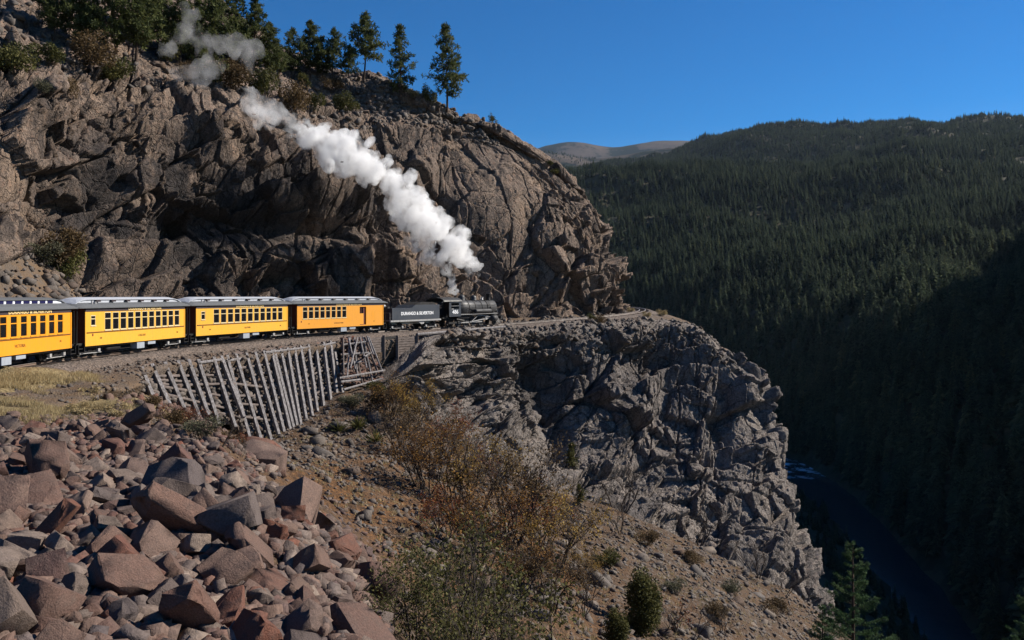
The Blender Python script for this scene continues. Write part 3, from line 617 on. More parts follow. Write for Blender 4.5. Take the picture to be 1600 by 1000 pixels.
# ------------------------------------------------------------------ passenger cars
WS = np.linspace(0, TLEN, 6000); WP = track(WS); WPX = 800+FPX*WP[:, 0]/WP[:, 1]
def s_at_px(px):
    ok = (WP[:, 1] > 41) & (WP[:, 1] < 127); return float(np.interp(px, WPX[ok], WS[ok]))
def place(root, s, dz=0):
    a = track(s)[0]; d = track_dir(s)[0]; root.location = (a[0], a[1], a[2]+dz); root.rotation_euler = (0, 0, math.atan2(d[1], d[0]))
def place_chord(root, s0, s1):
    a = track(s0)[0]; b = track(s1)[0]; c = (a+b)/2; root.location = tuple(c); root.rotation_euler = (0, -math.atan2(b[2]-a[2], np.linalg.norm((b-a)[:2])), math.atan2(b[1]-a[1], b[0]-a[0]))
_wheel = {}
def wheel_mesh(r):
    if r not in _wheel:
        mb = MB(); mb.lathe((0, 0, 0), [(r+.03, .06), (r+.03, .03), (r, .025), (r-.01, -.07), (r-.07, -.075), (r-.07, -.03), (.13, -.02), (.10, -.09), (.03, -.10)], 20, 'y'); _wheel[r] = mb.mesh('wheel', [M['black']], True)
    return _wheel[r]
def truck(root, x, base=1.5, r=.33):
    mb = MB()
    for sy in (-1, 1):
        mb.box(x-base/2-.35, x+base/2+.35, sy*.78-.05, sy*.78+.05, .42, .54); mb.beam((x-base/2-.2, sy*.78, .40), (x, sy*.78, .26), .08, .06); mb.beam((x+base/2+.2, sy*.78, .40), (x, sy*.78, .26), .08, .06)
        for dx in (-.12, 0, .12): mb.tube((x+dx, sy*.80, .28), (x+dx, sy*.80, .46), .05, n=8)
    mb.box(x-.16, x+.16, -.85, .85, .40, .56)
    tk = mb.build('truck', M['black'], root)
    for dx in (-base/2, base/2):
        for y0, y1 in ((-.96, -.82), (.82, .96)): jb = MB(); jb.box(x+dx-.11, x+dx+.11, y0, y1, .27, .46); jb.build('journal_box', M['steel'], tk)
    jb = MB(); jb.beam((x-base/2-.3, -.86, .22), (x+base/2+.3, -.86, .22), .05, .04); jb.build('brake_beam', M['steel'], tk)
    for dx in (-base/2, base/2):
        for sy in (-1, 1): link('wheel', wheel_mesh(r), tk, (x+dx, sy*.52, r), (0, 0, 0 if sy < 0 else math.pi))
    return tk
def window_meshes(wd, h, m_sash, key, _c={}):
    if key not in _c:
        f = MB(); f.box(-wd/2, -wd/2+.03, -.03, .03, 0, h); f.box(wd/2-.03, wd/2, -.03, .03, 0, h); f.box(-wd/2+.03, wd/2-.03, -.03, .03, 0, .05); f.box(-wd/2+.03, wd/2-.03, -.03, .03, h-.05, h)
        f.box(-wd/2+.03, wd/2-.03, -.028, .028, h*.62, h*.62+.05); f.box(-wd/2-.02, wd/2+.02, -.07, -.03, -.035, .012)
        g = MB(); g.box(-wd/2+.03, wd/2-.03, .004, .010, .05, h*.62); g.box(-wd/2+.03, wd/2-.03, .004, .010, h*.62+.05, h-.05)
        _c[key] = (f.mesh('window', [m_sash]), g.mesh('pane', [M['glass']]))
    return _c[key]
def roof_loft(xs, secs):
    V = []; k = len(secs[0])
    for x, sec in zip(xs, secs): V += [(x, y, z) for y, z in sec]
    Fc = [(i*k+j, (i+1)*k+j, (i+1)*k+j+1, i*k+j+1) for i in range(len(xs)-1) for j in range(k-1)]
    Fc += [tuple(range(k)), tuple(range(len(V)-1, len(V)-1-k, -1))]
    Fc += [(i*k, i*k+k-1, (i+1)*k+k-1, (i+1)*k) for i in range(len(xs)-1)]
    return V, Fc
def coach(name, label, s0, s1, body_mat, wins, small=None, door=None, clere='vent', texts=(), lbtxt=(0, .75), belt=True, group='passenger cars of the train'):
    L = s1-s0; B = L-1.5; hx = B/2; W = 1.22; root = empty(name); place_chord(root, s0, s1); props(root, label, 'railway car', group)
    fx = lambda f: -hx+f*B
    zb, zt = .68, 2.77; wz0, wz1 = 1.58, 2.72
    # near side with openings, far side plain
    ops = sorted([(fx(a), fx(b_), wz0, wz1) for a, b_ in wins]+([(fx(small[0]), fx(small[1]), 1.9, 2.55)] if small else [])+([(fx(door[0]), fx(door[1]), .80, 2.62)] if door else []))
    mb = MB(); x = -hx; y0, y1 = -W, -W+.07
    for a, b_, z0, z1 in ops:
        mb.box(x, a, y0, y1, zb, zt); mb.box(a, b_, y0, y1, zb, z0); mb.box(a, b_, y0, y1, z1, zt); x = b_
    mb.box(x, hx, y0, y1, zb, zt)
    for cx in (-hx, hx): mb.box(cx-.05, cx+.05, -W-.02, -W, zb, zt)
    mb.build('side_wall', body_mat, root)
    mb = MB(); mb.box(-hx, hx, W-.07, W, zb, zt); mb.build('side_wall', body_mat, root)
    if belt:
        mb = MB(); mb.box(-hx+.1, hx-.1, -W-.035, -W-.002, 1.47, 1.53); mb.build('belt_rail', M['letterdark'], root)
    for y0, y1 in ((-W-.012, -W+.06), (W-.06, W+.012)): mb = MB(); mb.box(-hx, hx, y0, y1, zt, 3.0); mb.build('letterboard', M['letterboard'], root)
    for k, (a, b_) in enumerate(wins):
        wd = fx(b_)-fx(a); f, g = window_meshes(wd, wz1-wz0, M['cream'] if body_mat != M['amber'] else body_mat, (name, round(wd, 2)))
        o = link('window', f, root, ((fx(a)+fx(b_))/2, -W+.035, wz0)); link('pane', g, o)
    if small:
        f, g = window_meshes(fx(small[1])-fx(small[0]), .65, M['cream'], (name, 's')); o = link('window', f, root, ((fx(small[0])+fx(small[1]))/2, -W+.035, 1.9)); link('pane', g, o)
    if door:
        a, b_ = fx(door[0]), fx(door[1]); wd = b_-a
        mb = MB(); mb.box(a, a+wd*.72, -W+.10, -W+.15, .80, 1.95); o = mb.build('door', body_mat, root)
        mb = MB(); mb.box(a, a+.05, -W+.10, -W+.15, 1.95, 2.62); mb.box(a+wd*.30, a+wd*.36, -W+.10, -W+.15, 1.95, 2.62); mb.box(a+wd*.66, a+wd*.72, -W+.10, -W+.15, 1.95, 2.62); mb.box(a+wd*.72, b_, -W+.11, -W+.16, .8, 2.62); mb.box(a, a+wd*.72, -W+.10, -W+.15, 2.55, 2.62); mb.build('door_frame', M['maroon'], o)
        mb = MB(); mb.box(a+.05, a+wd*.66, -W+.12, -W+.125, 1.95, 2.55); mb.build('pane', M['glass'], o)
    # interior
    mb = MB(); mb.box(-hx+.05, hx-.05, -W+.08, W-.08, .80, .86); mb.box(-hx+.05, hx-.05, .55, .60, .86, 2.9); mb.build('floor', M['maroon'], root)
    for k in range(int(B/1.05)-1):
        mb = MB(); x = -hx+.9+k*1.05; mb.box(x, x+.45, -W+.12, -.25, 1.15, 1.3); mb.box(x-.06, x+.04, -W+.12, -.25, 1.15, 1.85); mb.build('seat', M['cloth'], root)
    # ends, platforms
    for sx in (-1, 1):
        mb = MB(); mb.box(*sorted((sx*(hx-.06), sx*hx)), -W+.07, W-.07, zb, 3.0); e = mb.build('end_wall', M['maroon'], root)
        mb = MB(); mb.box(*sorted((sx*(hx+.003), sx*(hx+.03))), -.36, .36, .95, 2.8); mb.build('end_door', M['letterdark'], e)
        mb = MB(); mb.box(*sorted((sx*hx, sx*(L/2-.1))), -W+.15, W-.15, .76, .88); pf = mb.build('platform', M['black'], root)
        xe = sx*(L/2-.14)
        for y0, y1 in ((-W+.2, -.4), (.4, W-.2)):
            mb = MB()
            for y in (y0, y1): mb.tube((xe, y, .86), (xe, y, 1.75), .025, n=6)
            for z in (1.35, 1.75): mb.tube((xe, y0, z), (xe, y1, z), .022, n=6)
            mb.build('railing', M['black'], pf)
        mb = MB(); mb.tube((xe, -W+.13, .86), (xe, -W+.13, 2.95), .022, n=6); mb.build('roof_post', M['black'], pf)
        mb = MB(); xs = sx*(hx+.32)
        for k, z in enumerate((.30, .52, .72)): mb.box(xs-.26, xs+.26, -W+.02+k*.08, -W+.30+k*.05, z, z+.04)
        mb.box(xs-.29, xs-.26, -W+.02, -W+.34, .28, .80); mb.box(xs+.26, xs+.29, -W+.02, -W+.34, .28, .80); mb.build('steps', M['black'], pf)
        mb = MB(); mb.box(*sorted((sx*(L/2-.1), sx*(L/2+.28))), -.12, .12, .58, .76); mb.build('coupler', M['black'], root)
    # roof
    R = lambda k, w_=1.0: [(-1.36*w_, 2.98), (-1.36*w_, 3.04), (-1.15*w_, 3.04+.14*k), (-.8*w_, 3.04+.27*k), (0, 3.04+.32*k), (.8*w_, 3.04+.27*k), (1.15*w_, 3.04+.14*k), (1.36*w_, 3.04), (1.36*w_, 2.98)]
    xs = [-L/2-.05, -L/2+.12, -L/2+.5, -hx-.1, hx+.1, L/2-.5, L/2-.12, L/2+.05]; V, Fc = roof_loft(xs, [R(.25, .9), R(.55, .97), R(.85), R(1), R(1), R(.85), R(.55, .97), R(.25, .9)])
    rf = link('roof', raw_mesh('roof', V, Fc, [M['roofgrey']]), root)
    Cc = lambda h: [(-.72, 3.1), (-.72, 3.30+.22*h), (-.4, 3.30+.30*h), (0, 3.30+.33*h), (.4, 3.30+.30*h), (.72, 3.30+.22*h), (.72, 3.1)]
    xc = [-L/2+.25, -L/2+.55, -L/2+1.0, -L/2+1.5, L/2-1.5, L/2-1.0, L/2-.55, L/2-.25]; V, Fc = roof_loft(xc, [Cc(-.75), Cc(0), Cc(.7), Cc(1), Cc(1), Cc(.7), Cc(0), Cc(-.75)])
    cl = link('clerestory', raw_mesh('clerestory', V, Fc, [M['deckgrey'] if clere == 'vent' else M['white']]), rf)
    V, Fc = roof_loft([x*1.005 for x in xc], [[(-.80, z1_-.02), (-.80, z1_+.02), (-.4, z2_+.03), (0, z3_+.03), (.4, z2_+.03), (.80, z1_+.02), (.80, z1_-.02)] for z1_, z2_, z3_ in [(3.30+.22*h, 3.30+.30*h, 3.30+.33*h) for h in (-.75, 0, .7, 1, 1, .7, 0, -.75)]])
    link('clerestory_deck', raw_mesh('clerestory_deck', V, Fc, [M['deckgrey'] if clere == 'vent' else M['roofgrey']]), rf)
    n = 6 if clere == 'vent' else 14
    for k in range(n):
        x = -L/2+1.7+(L-3.4)*(k+.5)/n
        mb = MB()
        if clere == 'vent': mb.box(x-.20, x+.20, -.90, -.73, 3.36, 3.48); mb.build('vent', M['letterboard'], rf)
        else: mb.box(x-.28, x+.28, -.745, -.722, 3.325, 3.50); mb.build('clerestory_window', M['blueglass'], rf)
    mb = MB(); mb.tube((-hx+.9, -1.0, 3.15), (-hx+.9, -1.0, 3.45), .05, n=8); mb.build('stove_pipe', M['steel'], rf); mb = MB(); mb.tube((-hx+1.3, -.95, 3.2), (-hx+1.3, -.95, 3.38), .07, n=8); mb.build('vent_pipe', M['steel'], rf)
    # underframe
    mb = MB(); mb.box(-hx, hx, -W+.12, W-.12, .58, .80); mb.box(-hx, hx, -.25, .25, .40, .58)
    for y in (-.8, -.3, .3, .8):
        mb.tube((-hx+1.4, y, .60), (-1.4, y, .30), .022, n=5, caps=False); mb.tube((-1.4, y, .30), (1.4, y, .30), .022, n=5, caps=False); mb.tube((1.4, y, .30), (hx-1.4, y, .60), .022, n=5, caps=False)
    mb.build('underframe', M['black'], root)
    mb = MB(); mb.box(-.30, .55, -W+.02, -W+.5, .22, .62); mb.build('battery_box', M['boxgrey'], root)
    mb = MB(); mb.box(1.1, 2.0, -W+.10, -W+.5, .42, .64); mb.build('equipment_box', M['boxgrey'], root)
    mb = MB(); mb.lathe((-2.4, -.75, .42), [(.02, -.75), (.17, -.7), (.19, -.6), (.19, .6), (.17, .7), (.02, .75)], 12, 'x'); mb.build('air_tank', M['black'], root, True)
    truck(root, -hx+.95); truck(root, hx-.95)
    if lbtxt: text('DURANGO & SILVERTON', .27, M['gold'], root, (lbtxt[0], -W-.018, 2.885), stretch=lbtxt[1], bold=.009)
    for (s, size, f, z, mk, st) in texts: text(s, size, M[mk], root, (fx(f), -W-.004, z), stretch=st, bold=.003)
    return root
sA, sB, sC, sD, sE = [s_at_px(p) for p in (90, 274, 439, 592, 596)]
coach('coach', 'amber coach with blue clerestory windows, cut off by the left edge, last of the train', sA-14.6, sA-.1, M['amber'], [(.04+.0705*k, .04+.0705*k+.046) for k in range(13)], None, None, 'glass',
      [('VICTORIA', .22, .60, 1.12, 'letterdark', 1.0), ('323', .14, .91, 1.15, 'letterdark', 1.0)], (2.3, 1.35))
w11 = [(.165+.0715*k, .165+.0715*k+.057) for k in range(11)]
coach('coach', 'yellow coach numbered 330, directly in front of the amber coach', sA+.1, sB-.1, M['yellow'], w11, (.045, .085), None, 'vent',
      [('330', .15, .13, 1.12, 'letterdark', 1.0), ('CASCADE', .19, .52, 1.10, 'letterdark', 1.0), ('330', .15, .91, 1.10, 'letterdark', 1.0), ('\u25A0', .2, .06, 1.33, 'letterred', .8)], (.6, 1.25))
coach('coach', 'yellow coach numbered 336 between the other yellow coach and the orange combine', sB+.1, sC-.1, M['yellow'], w11, (.045, .085), None, 'vent',
      [('336', .15, .13, 1.12, 'letterdark', 1.0), ('ELK PARK', .19, .52, 1.10, 'letterdark', 1.0), ('336', .15, .91, 1.10, 'letterdark', 1.0), ('\u25A0', .2, .06, 1.33, 'letterred', .8)], (.6, 1.25))
coach('combine_car', 'orange car with eight windows and a baggage door, coupled behind the black tender', sC+.1, sD-.1, M['orange'], [(.055+.062*k, .055+.062*k+.050) for k in range(8)], None, (.70, .78), 'vent',
      [('212', .13, .12, 1.12, 'letterdark', 1.0), ('BITTER ROOT MINE', .15, .45, 1.08, 'letterdark', 1.0), ('212', .13, .88, 1.12, 'letterdark', 1.0), ('\u25A0', .2, .04, 1.33, 'letterred', .8)], (.9, 1.25), belt=False)

# ------------------------------------------------------------------ tender
sT0, sT1 = s_at_px(597), s_at_px(676)
def tender():
    L = sT1-sT0; r = empty('tender'); place_chord(r, sT0, sT1); props(r, 'blue black coal tender lettered in white, behind the locomotive cab', 'tender')
    h = L/2-.25; mb = MB(); mb.prism([(-h, 1.12), (h, 1.12), (h, 2.72), (-h*.05, 2.72), (-h*.22, 2.38), (-h, 2.38)], -1.25, 1.25); mb.build('tank', M['tenderblack'], r)
    mb = MB(); mb.prism([(-h*.1, 2.6), (h-.3, 2.6), (h-.5, 2.95), (h*.3, 3.05), (h*.05, 2.8)], -1.0, 1.0); mb.build('coal', M['black'], r)
    mb = MB(); mb.box(-h+.3, -h+.9, -.3, .3, 2.38, 2.55); mb.tube((-h+.2, -.9, 2.38), (-h+.2, -.9, 2.6), .1, n=8); mb.build('water_hatch', M['black'], r)
    mb = MB(); mb.box(-L/2, L/2, -1.28, 1.28, .92, 1.10); mb.box(-L/2, L/2, -.3, .3, .6, .92); mb.build('frame', M['steel'], r)
    mb = MB(); mb.box(-L/2-.05, -L/2+.15, -1.1, 1.1, .7, 1.0); mb.box(-L/2-.3, -L/2-.05, -.12, .12, .58, .76); mb.build('end_beam', M['black'], r)
    mb = MB(); mb.tube((-L/2+.02, -1.15, .8), (-L/2+.02, -1.15, 1.9), .02, n=6); mb.tube((-L/2+.02, -1.15, 1.9), (-L/2+.02, 1.15, 1.9), .02, n=6); mb.tube((-L/2+.02, 1.15, .8), (-L/2+.02, 1.15, 1.9), .02, n=6)
    mb.lathe((-h+.1, 0, 2.62), [(.02, -.18), (.16, -.16), (.16, .1), (.02, .12)], 10, 'x'); mb.build('grab_rail', M['steel'], r)
    mb = MB(); mb.prism([(.2, .95), (1.5, .95), (1.3, .6), (.9, .55)], -1.15, -1.1); mb.build('step_plate', M['steel'], r)
    truck(r, -h+1.15, 1.6, .40); truck(r, h-1.15, 1.6, .40)
    text('DURANGO & SILVERTON', .48, M['letterwhite'], r, (.15, -1.255, 1.78), stretch=.98, bold=.014)
tender()

# ------------------------------------------------------------------ locomotive (2-8-2)
sL0, sL1 = sT1+.25, s_at_px(781)
def locomotive():
    L = sL1-sL0; r = empty('steam_locomotive'); place_chord(r, sL0, sL1); props(r, 'black steam locomotive numbered 486 at the head of the train', 'locomotive')
    k = L/12.6; X = lambda x: x*k
    mb = MB(); mb.lathe((0, 0, 2.2), [(.3, X(-3.3)), (1.02, X(-3.3)), (1.02, X(-1.2)), (.92, X(-.5)), (.88, X(2.9))], 26, 'x'); bo = mb.build('boiler', M['locoblack'], r, True)
    for x in (-2.2, -1.0, .3, 1.6, 2.7): mb = MB(); mb.lathe((0, 0, 2.2), [(.94+(.1 if x < -.7 else 0), X(x)-.04), (.955+(.09 if x < -.7 else -.02), X(x)), (.94+(.1 if x < -.7 else 0), X(x)+.04)], 26, 'x'); mb.build('boiler_band', M['black'], bo, True)
    mb = MB(); mb.lathe((0, 0, 2.2), [(.84, X(2.9)), (.86, X(2.95)), (.86, X(4.55)), (.80, X(4.6)), (.78, X(4.62)), (.45, X(4.70)), (.42, X(4.74)), (.1, X(4.76))], 26, 'x'); mb.build('smokebox', M['graphite'], r, True)
    mb = MB(); mb.lathe((X(3.9), 0, 2.95), [(.36, 0), (.27, .14), (.25, .78), (.30, .82), (.34, .94), (.26, .94)], 18); mb.build('smokestack', M['black'], r, True)
    for x, rr_, hh in ((.9, .40, .75), (-1.35, .44, .82)):
        mb = MB(); mb.lathe((X(x), 0, 2.98), [(rr_+.10, 0), (rr_, .15), (rr_, hh*.6), (rr_*.8, hh*.85), (rr_*.4, hh), (.03, hh+.03)], 18); mb.build('dome', M['locoblack'], r, True)
    mb = MB(); mb.lathe((X(2.6), 0, 3.05), [(.02, .42), (.09, .40), (.13, .2), (.20, .1), (.21, .07)], 12); mb.tube((X(2.6), -.26, 3.0), (X(2.6), -.26, 3.5), .03); mb.tube((X(2.6), .26, 3.0), (X(2.6), .26, 3.5), .03); mb.tube((X(2.6), -.26, 3.48), (X(2.6), .26, 3.48), .03); mb.build('bell', M['steel'], r, True)
    mb = MB(); mb.lathe((X(4.75), 0, 2.9), [(.02, -.3), (.2, -.28), (.22, .1), (.24, .12), (.2, .13)], 14, 'x'); mb.box(X(4.5), X(4.8), -.18, .18, 2.55, 2.7); mb.build('headlight', M['black'], r, True)
    # cab
    cx0, cx1 = X(-5.1), X(-3.0); W = 1.32; mb = MB()
    for sy in (-1, 1):
        y0, y1 = sorted((sy*W, sy*(W-.05)))
        mb.box(cx0, cx1, y0, y1, 1.25, 2.15); mb.box(cx0, cx0+.35, y0, y1, 2.15, 3.05); mb.box(cx1-.35, cx1, y0, y1, 2.15, 3.05); mb.box(cx0+.35, cx1-.35, y0, y1, 2.85, 3.05)
    mb.box(cx1-.05, cx1, -W+.05, W-.05, 1.25, 3.05); cab = mb.build('cab', M['tenderblack'], r)
    arc = [(W*1.08*math.cos(a), 3.03+.48*math.sin(a)) for a in np.linspace(0, math.pi, 13)]; arc2 = [(y*.96, z-.05) for y, z in arc[::-1]]
    V = []; n = len(arc)+len(arc2)
    for x in (cx0-1.05, cx1+.12): V += [(x, y, z) for y, z in arc+arc2]
    Fc = [(j, (j+1) % n, n+(j+1) % n, n+j) for j in range(n)]+[(j, n-1-j, n-2-j, j+1) for j in range(12)]+[(n+j, n+j+1, 2*n-2-j, 2*n-1-j) for j in range(12)]
    link('cab_roof', raw_mesh('cab_roof', V, Fc, [M['locoblack']]), cab)
    mb = MB(); mb.box(cx0-.4, cx0-.3, -W+.06, W-.06, 1.2, 1.4); mb.box(cx0-.95, cx0+.1, -1.1, 1.1, 1.05, 1.2); mb.tube((cx0-.05, -W+.02, 1.3), (cx0-.05, -W+.02, 3.0), .025, n=6); mb.build('deck', M['black'], cab)
    mb = MB(); mb.box(cx0+.4, cx0+.75, -W-.03, -W+.3, 2.1, 2.2); mb.box(cx0+.36, cx1-.36, -W+.01, -W+.04, 2.48, 2.52); mb.build('window_frame', M['steel'], cab)
    text('486', .62, M['letterwhite'], cab, ((cx0+cx1)/2+.02, -W-.006, 1.78), stretch=1.15, bold=.012, name='number')
    # running boards, tanks, pipes
    for sy in (-1, 1): mb = MB(); mb.box(X(-3.0), X(4.2), *sorted((sy*.95, sy*1.30)), 1.42, 1.47); mb.build('running_board', M['steel'], r)
    for sy in (-1, 1):
        mb = MB(); mb.lathe((X(1.4), sy*1.12, 1.80), [(.02, -X(1.55)), (.24, -X(1.5)), (.26, -X(1.4)), (.26, X(1.4)), (.24, X(1.5)), (.02, X(1.55))], 14, 'x'); mb.build('air_reservoir', M['graphite'], r, True)
        mb = MB(); mb.tube((X(-3), sy*1.0, 2.62), (X(4.3), sy*.95, 2.55), .022, n=6); mb.tube((X(-2.8), sy*1.02, 2.35), (X(.2), sy*1.02, 2.05), .03, n=6); mb.tube((X(-1.3), sy*.6, 2.95), (X(-1.6), sy*1.05, 2.0), .03, n=6); mb.tube((X(.9), sy*.5, 3.0), (X(1.1), sy*1.0, 1.5), .025, n=6); mb.tube((X(3.2), sy*.85, 2.3), (X(3.6), sy*1.1, 1.35), .09, n=8)
        for x in (-2.4, -.6, 1.2, 3.0): mb.tube((X(x), sy*.92, 2.58), (X(x), sy*1.02, 2.6), .03, n=6)
        mb.build('pipe', M['black'], r)
        mb = MB(); mb.lathe((X(3.55), sy*1.12, .85), [(.02, -.52), (.36, -.50), (.36, .50), (.02, .52)], 16, 'x'); mb.lathe((X(3.55), sy*1.05, 1.35), [(.02, -.45), (.2, -.43), (.2, .43), (.02, .45)], 12, 'x'); mb.build('cylinder', M['graphite'], r, True)
        mb = MB(); mb.beam((X(-2.75), sy*.86, .48), (X(1.55), sy*.86, .48), .05, .11); mb.build('side_rod', M['steel'], r)
        mb = MB(); mb.beam((X(-.9), sy*.95, .50), (X(2.2), sy*.98, .85), .05, .11); mb.box(X(2.0), X(2.4), *sorted((sy*.92, sy*1.05)), .7, 1.0); mb.beam((X(2.2), sy*.98, .87), (X(3.1), sy*1.0, .87), .06, .06); mb.beam((X(1.9), sy*1.08, 1.05), (X(3.05), sy*1.08, 1.05), .06, .06); mb.beam((X(.6), sy*1.03, 1.25), (X(2.6), sy*1.03, 1.15), .05, .08); mb.beam((X(.6), sy*1.0, 1.25), (X(-.6), sy*1.0, .6), .04, .07); mb.build('main_rod', M['steel'], r)
    mb = MB(); mb.box(X(-5.0), X(4.9), -.45, .45, .75, 1.0); mb.box(X(-3.2), X(-1.0), -1.0, 1.0, 1.0, 1.6); mb.box(X(3.1), X(4.2), -.9, .9, .8, 1.5); mb.build('frame', M['black'], r)
    dr = MB(); R0 = .56
    dr.lathe((0, 0, 0), [(R0+.03, .06), (R0+.03, .03), (R0, .02), (R0, -.07), (R0-.08, -.075), (R0-.09, -.03), (R0-.10, -.03)], 24, 'y')
    for a in range(12): c_, s_ = math.cos(a*math.pi/6), math.sin(a*math.pi/6); dr.beam((.05*c_, -.02, .05*s_), ((R0-.08)*c_, -.02, (R0-.08)*s_), .05, .05)
    dr.lathe((0, 0, 0), [(.13, .05), (.13, -.12), (.05, -.13)], 12, 'y'); dm = dr.mesh('driving_wheel', [M['graphite']])
    for x in (-2.75, -1.35, .08, 1.5):
        for sy in (-1, 1): link('driving_wheel', dm, r, (X(x), sy*.62, R0), (0, 0, 0 if sy < 0 else math.pi))
    for x, rr_ in ((4.35, .36), (-4.3, .46)):
        for sy in (-1, 1): link('wheel', wheel_mesh(rr_), r, (X(x), sy*.55, rr_), (0, 0, 0 if sy < 0 else math.pi))
    mb = MB(); mb.box(X(-4.9), X(-3.7), -1.05, -.9, .40, .62); mb.box(X(-4.9), X(-3.7), .9, 1.05, .40, .62); mb.tube((X(-3.6), -1.1, .9), (X(-2.2), -1.1, .7), .12, n=10); mb.build('trailing_truck', M['black'], r)
    mb = MB(); mb.box(X(4.95), X(5.3), -1.2, 1.2, .75, 1.1); mb.box(X(4.2), X(5.2), -.8, .8, 1.05, 1.15); pb = mb.build('pilot_beam', M['black'], r)
    mb = MB()
    for j in range(-5, 6): mb.beam((X(5.3), j*.2, .72), (X(6.1)-abs(j)*.09, j*.13, .16), .05, .05)
    mb.box(X(5.3), X(5.9), -.12, .12, .6, .78); mb.build('pilot', M['steel'], pb)
    mb = MB(); mb.tube((X(5.1), -.9, 1.1), (X(4.6), -.6, 2.0), .03, n=6); mb.tube((X(5.1), .9, 1.1), (X(4.6), .6, 2.0), .03, n=6); mb.lathe((X(4.9), -.45, 1.2), [(.14, 0), (.14, .3), (.08, .34), (.14, .4), (.14, .75), (.03, .8)], 12); mb.build('air_pump', M['graphite'], r, True)
    mb = MB(); mb.lathe((X(-2.3), 0, 3.18), [(.12, 0), (.08, .08), (.06, .22), (.02, .24)], 10); mb.build('safety_valve', M['black'], r, True); mb = MB(); mb.tube((X(-2.6), -.2, 3.1), (X(-2.6), -.2, 3.5), .03); mb.build('whistle', M['steel'], r); mb = MB(); mb.lathe((X(-.2), .3, 3.05), [(.12, 0), (.16, .1), (.16, .25), (.03, .3)], 10); mb.build('generator', M['black'], r, True)
locomotive()
# ------------------------------------------------------------------ timber crib wall under the track
m, t, b = nmat('silvered timber', .8, .25); p = pos(t); n1 = noise(t, nd(t, 'ShaderNodeMapping', {'Vector': p, 'Scale': (3, 3, .5)}).outputs[0], 3, 5, .7)
c = ramp(t, n1, [(.3, (.05, .043, .04)), (.5, (.17, .155, .15)), (.7, (.32, .30, .30))]); t.links.new(c, b.inputs['Base Color']); bump(t, b, n1, .6, .03); M['timber'] = m
m, t, b = nmat('brown old timber', .85, .2); p = pos(t); n1 = noise(t, nd(t, 'ShaderNodeMapping', {'Vector': p, 'Scale': (.6, .6, 5)}).outputs[0], 3, 5, .7)
c = ramp(t, n1, [(.3, (.05, .04, .035)), (.7, (.21, .17, .15))]); t.links.new(c, b.inputs['Base Color']); bump(t, b, n1, .6, .03); M['oldtimber'] = m
def boulder_material(name, per_object, stops=None):
    m, t, b = nmat(name, .9, .2); p = pos(t)
    rnd = nd(t, 'ShaderNodeObjectInfo').outputs['Random'] if per_object else att(t, 'tint')
    base = ramp(t, rnd, stops or [(0, (.10, .058, .046)), (.2, (.155, .10, .078)), (.4, (.10, .076, .068)), (.55, (.14, .105, .086)), (.68, (.14, .058, .038)), (.8, (.085, .068, .066)), (.92, (.23, .175, .14)), (1, (.095, .05, .036))])
    n1 = noise(t, p, 2.2, 6, .7); n2 = noise(t, p, 14, 4, .75)
    c = mix(t, math_n(t, 'MULTIPLY', ramp(t, n1, [(.45, 0), (.7, 1)]), .55), base, (.085, .065, .055)); c = mix(t, .5, c, ramp(t, n2, [(.3, .1), (.7, .85)]), 'OVERLAY')
    t.links.new(c, b.inputs['Base Color']); bump(t, b, math_n(t, 'ADD', n1, math_n(t, 'MULTIPLY', n2, .4)), .8, .06); return m
GREY = [(0, (.085, .072, .062)), (.3, (.14, .118, .10)), (.55, (.10, .088, .08)), (.75, (.165, .135, .11)), (.9, (.12, .08, .056)), (1, (.07, .058, .052))]
M['boulder'] = boulder_material('talus boulder', True); M['rubble'] = boulder_material('loose rubble', False); M['rubble_grey'] = boulder_material('grey broken rock', False, GREY)
ROCKS = [rock_mesh(100+k, 4, random.uniform(.4, .75), 0, (.5, .8)) for k in range(10)]
def rot_rand(r):
    q = r.normal(size=4); q /= np.linalg.norm(q); w_, x, y, z = q
    return np.array([[1-2*(y*y+z*z), 2*(x*y-z*w_), 2*(x*z+y*w_)], [2*(x*y+z*w_), 1-2*(x*x+z*z), 2*(y*z-x*w_)], [2*(x*z-y*w_), 2*(y*z+x*w_), 1-2*(x*x+y*y)]])
def rubble(name, pts, sizes, seed, parent=None, mat=None, label=None):
    r = np.random.default_rng(seed); VV = []; FF = []; TT = []; b0 = 0
    for p_, s_ in zip(pts, sizes):
        V, Fc = ROCKS[r.integers(len(ROCKS))]; V = V@rot_rand(r).T*s_*np.array([1, 1, .8])+p_; VV.append(V); FF.append(Fc+b0); TT.append(np.full(len(V), r.random())); b0 += len(V)
    me = raw_mesh(name, np.concatenate(VV), np.concatenate(FF), [mat or M['rubble']]); attr(me, 'tint', np.concatenate(TT))
    return props(link(name, me, parent), kind='stuff')
_eS = np.arange(0, TLEN, .3); _eP = track(_eS); _eD = track_dir(_eS)
def edge_at(px, out=4.6, dz=-.75):
    X = _eP[:, 0]+_eD[:, 1]*out; Y = _eP[:, 1]-_eD[:, 0]*out; q = 800+FPX*X/Y; ok = (Y > 38) & (Y < 110); i = np.argmin(np.abs(q-px)+1e6*~ok)
    return np.array([X[i], Y[i], _eP[i, 2]+dz])
Z4 = lambda x, y: (180+x*.3, 500+y*.3)
POSTS = [(140,265,188,385),(195,250,262,400),(262,240,352,450),(330,230,425,475),(385,225,470,455),(435,225,525,500),(515,212,612,520),(555,205,655,470),(583,203,700,620),(630,195,750,600),(685,190,800,590),(730,183,840,560),
         (775,178,870,555),(815,172,905,555),(828,170,925,555),(862,165,945,550),(897,160,960,520),(932,157,990,500),(965,150,1020,470),(1005,143,1050,465),(1045,150,1085,455),(1085,130,1120,410),(1120,122,1155,400),(1140,160,1182,378)]
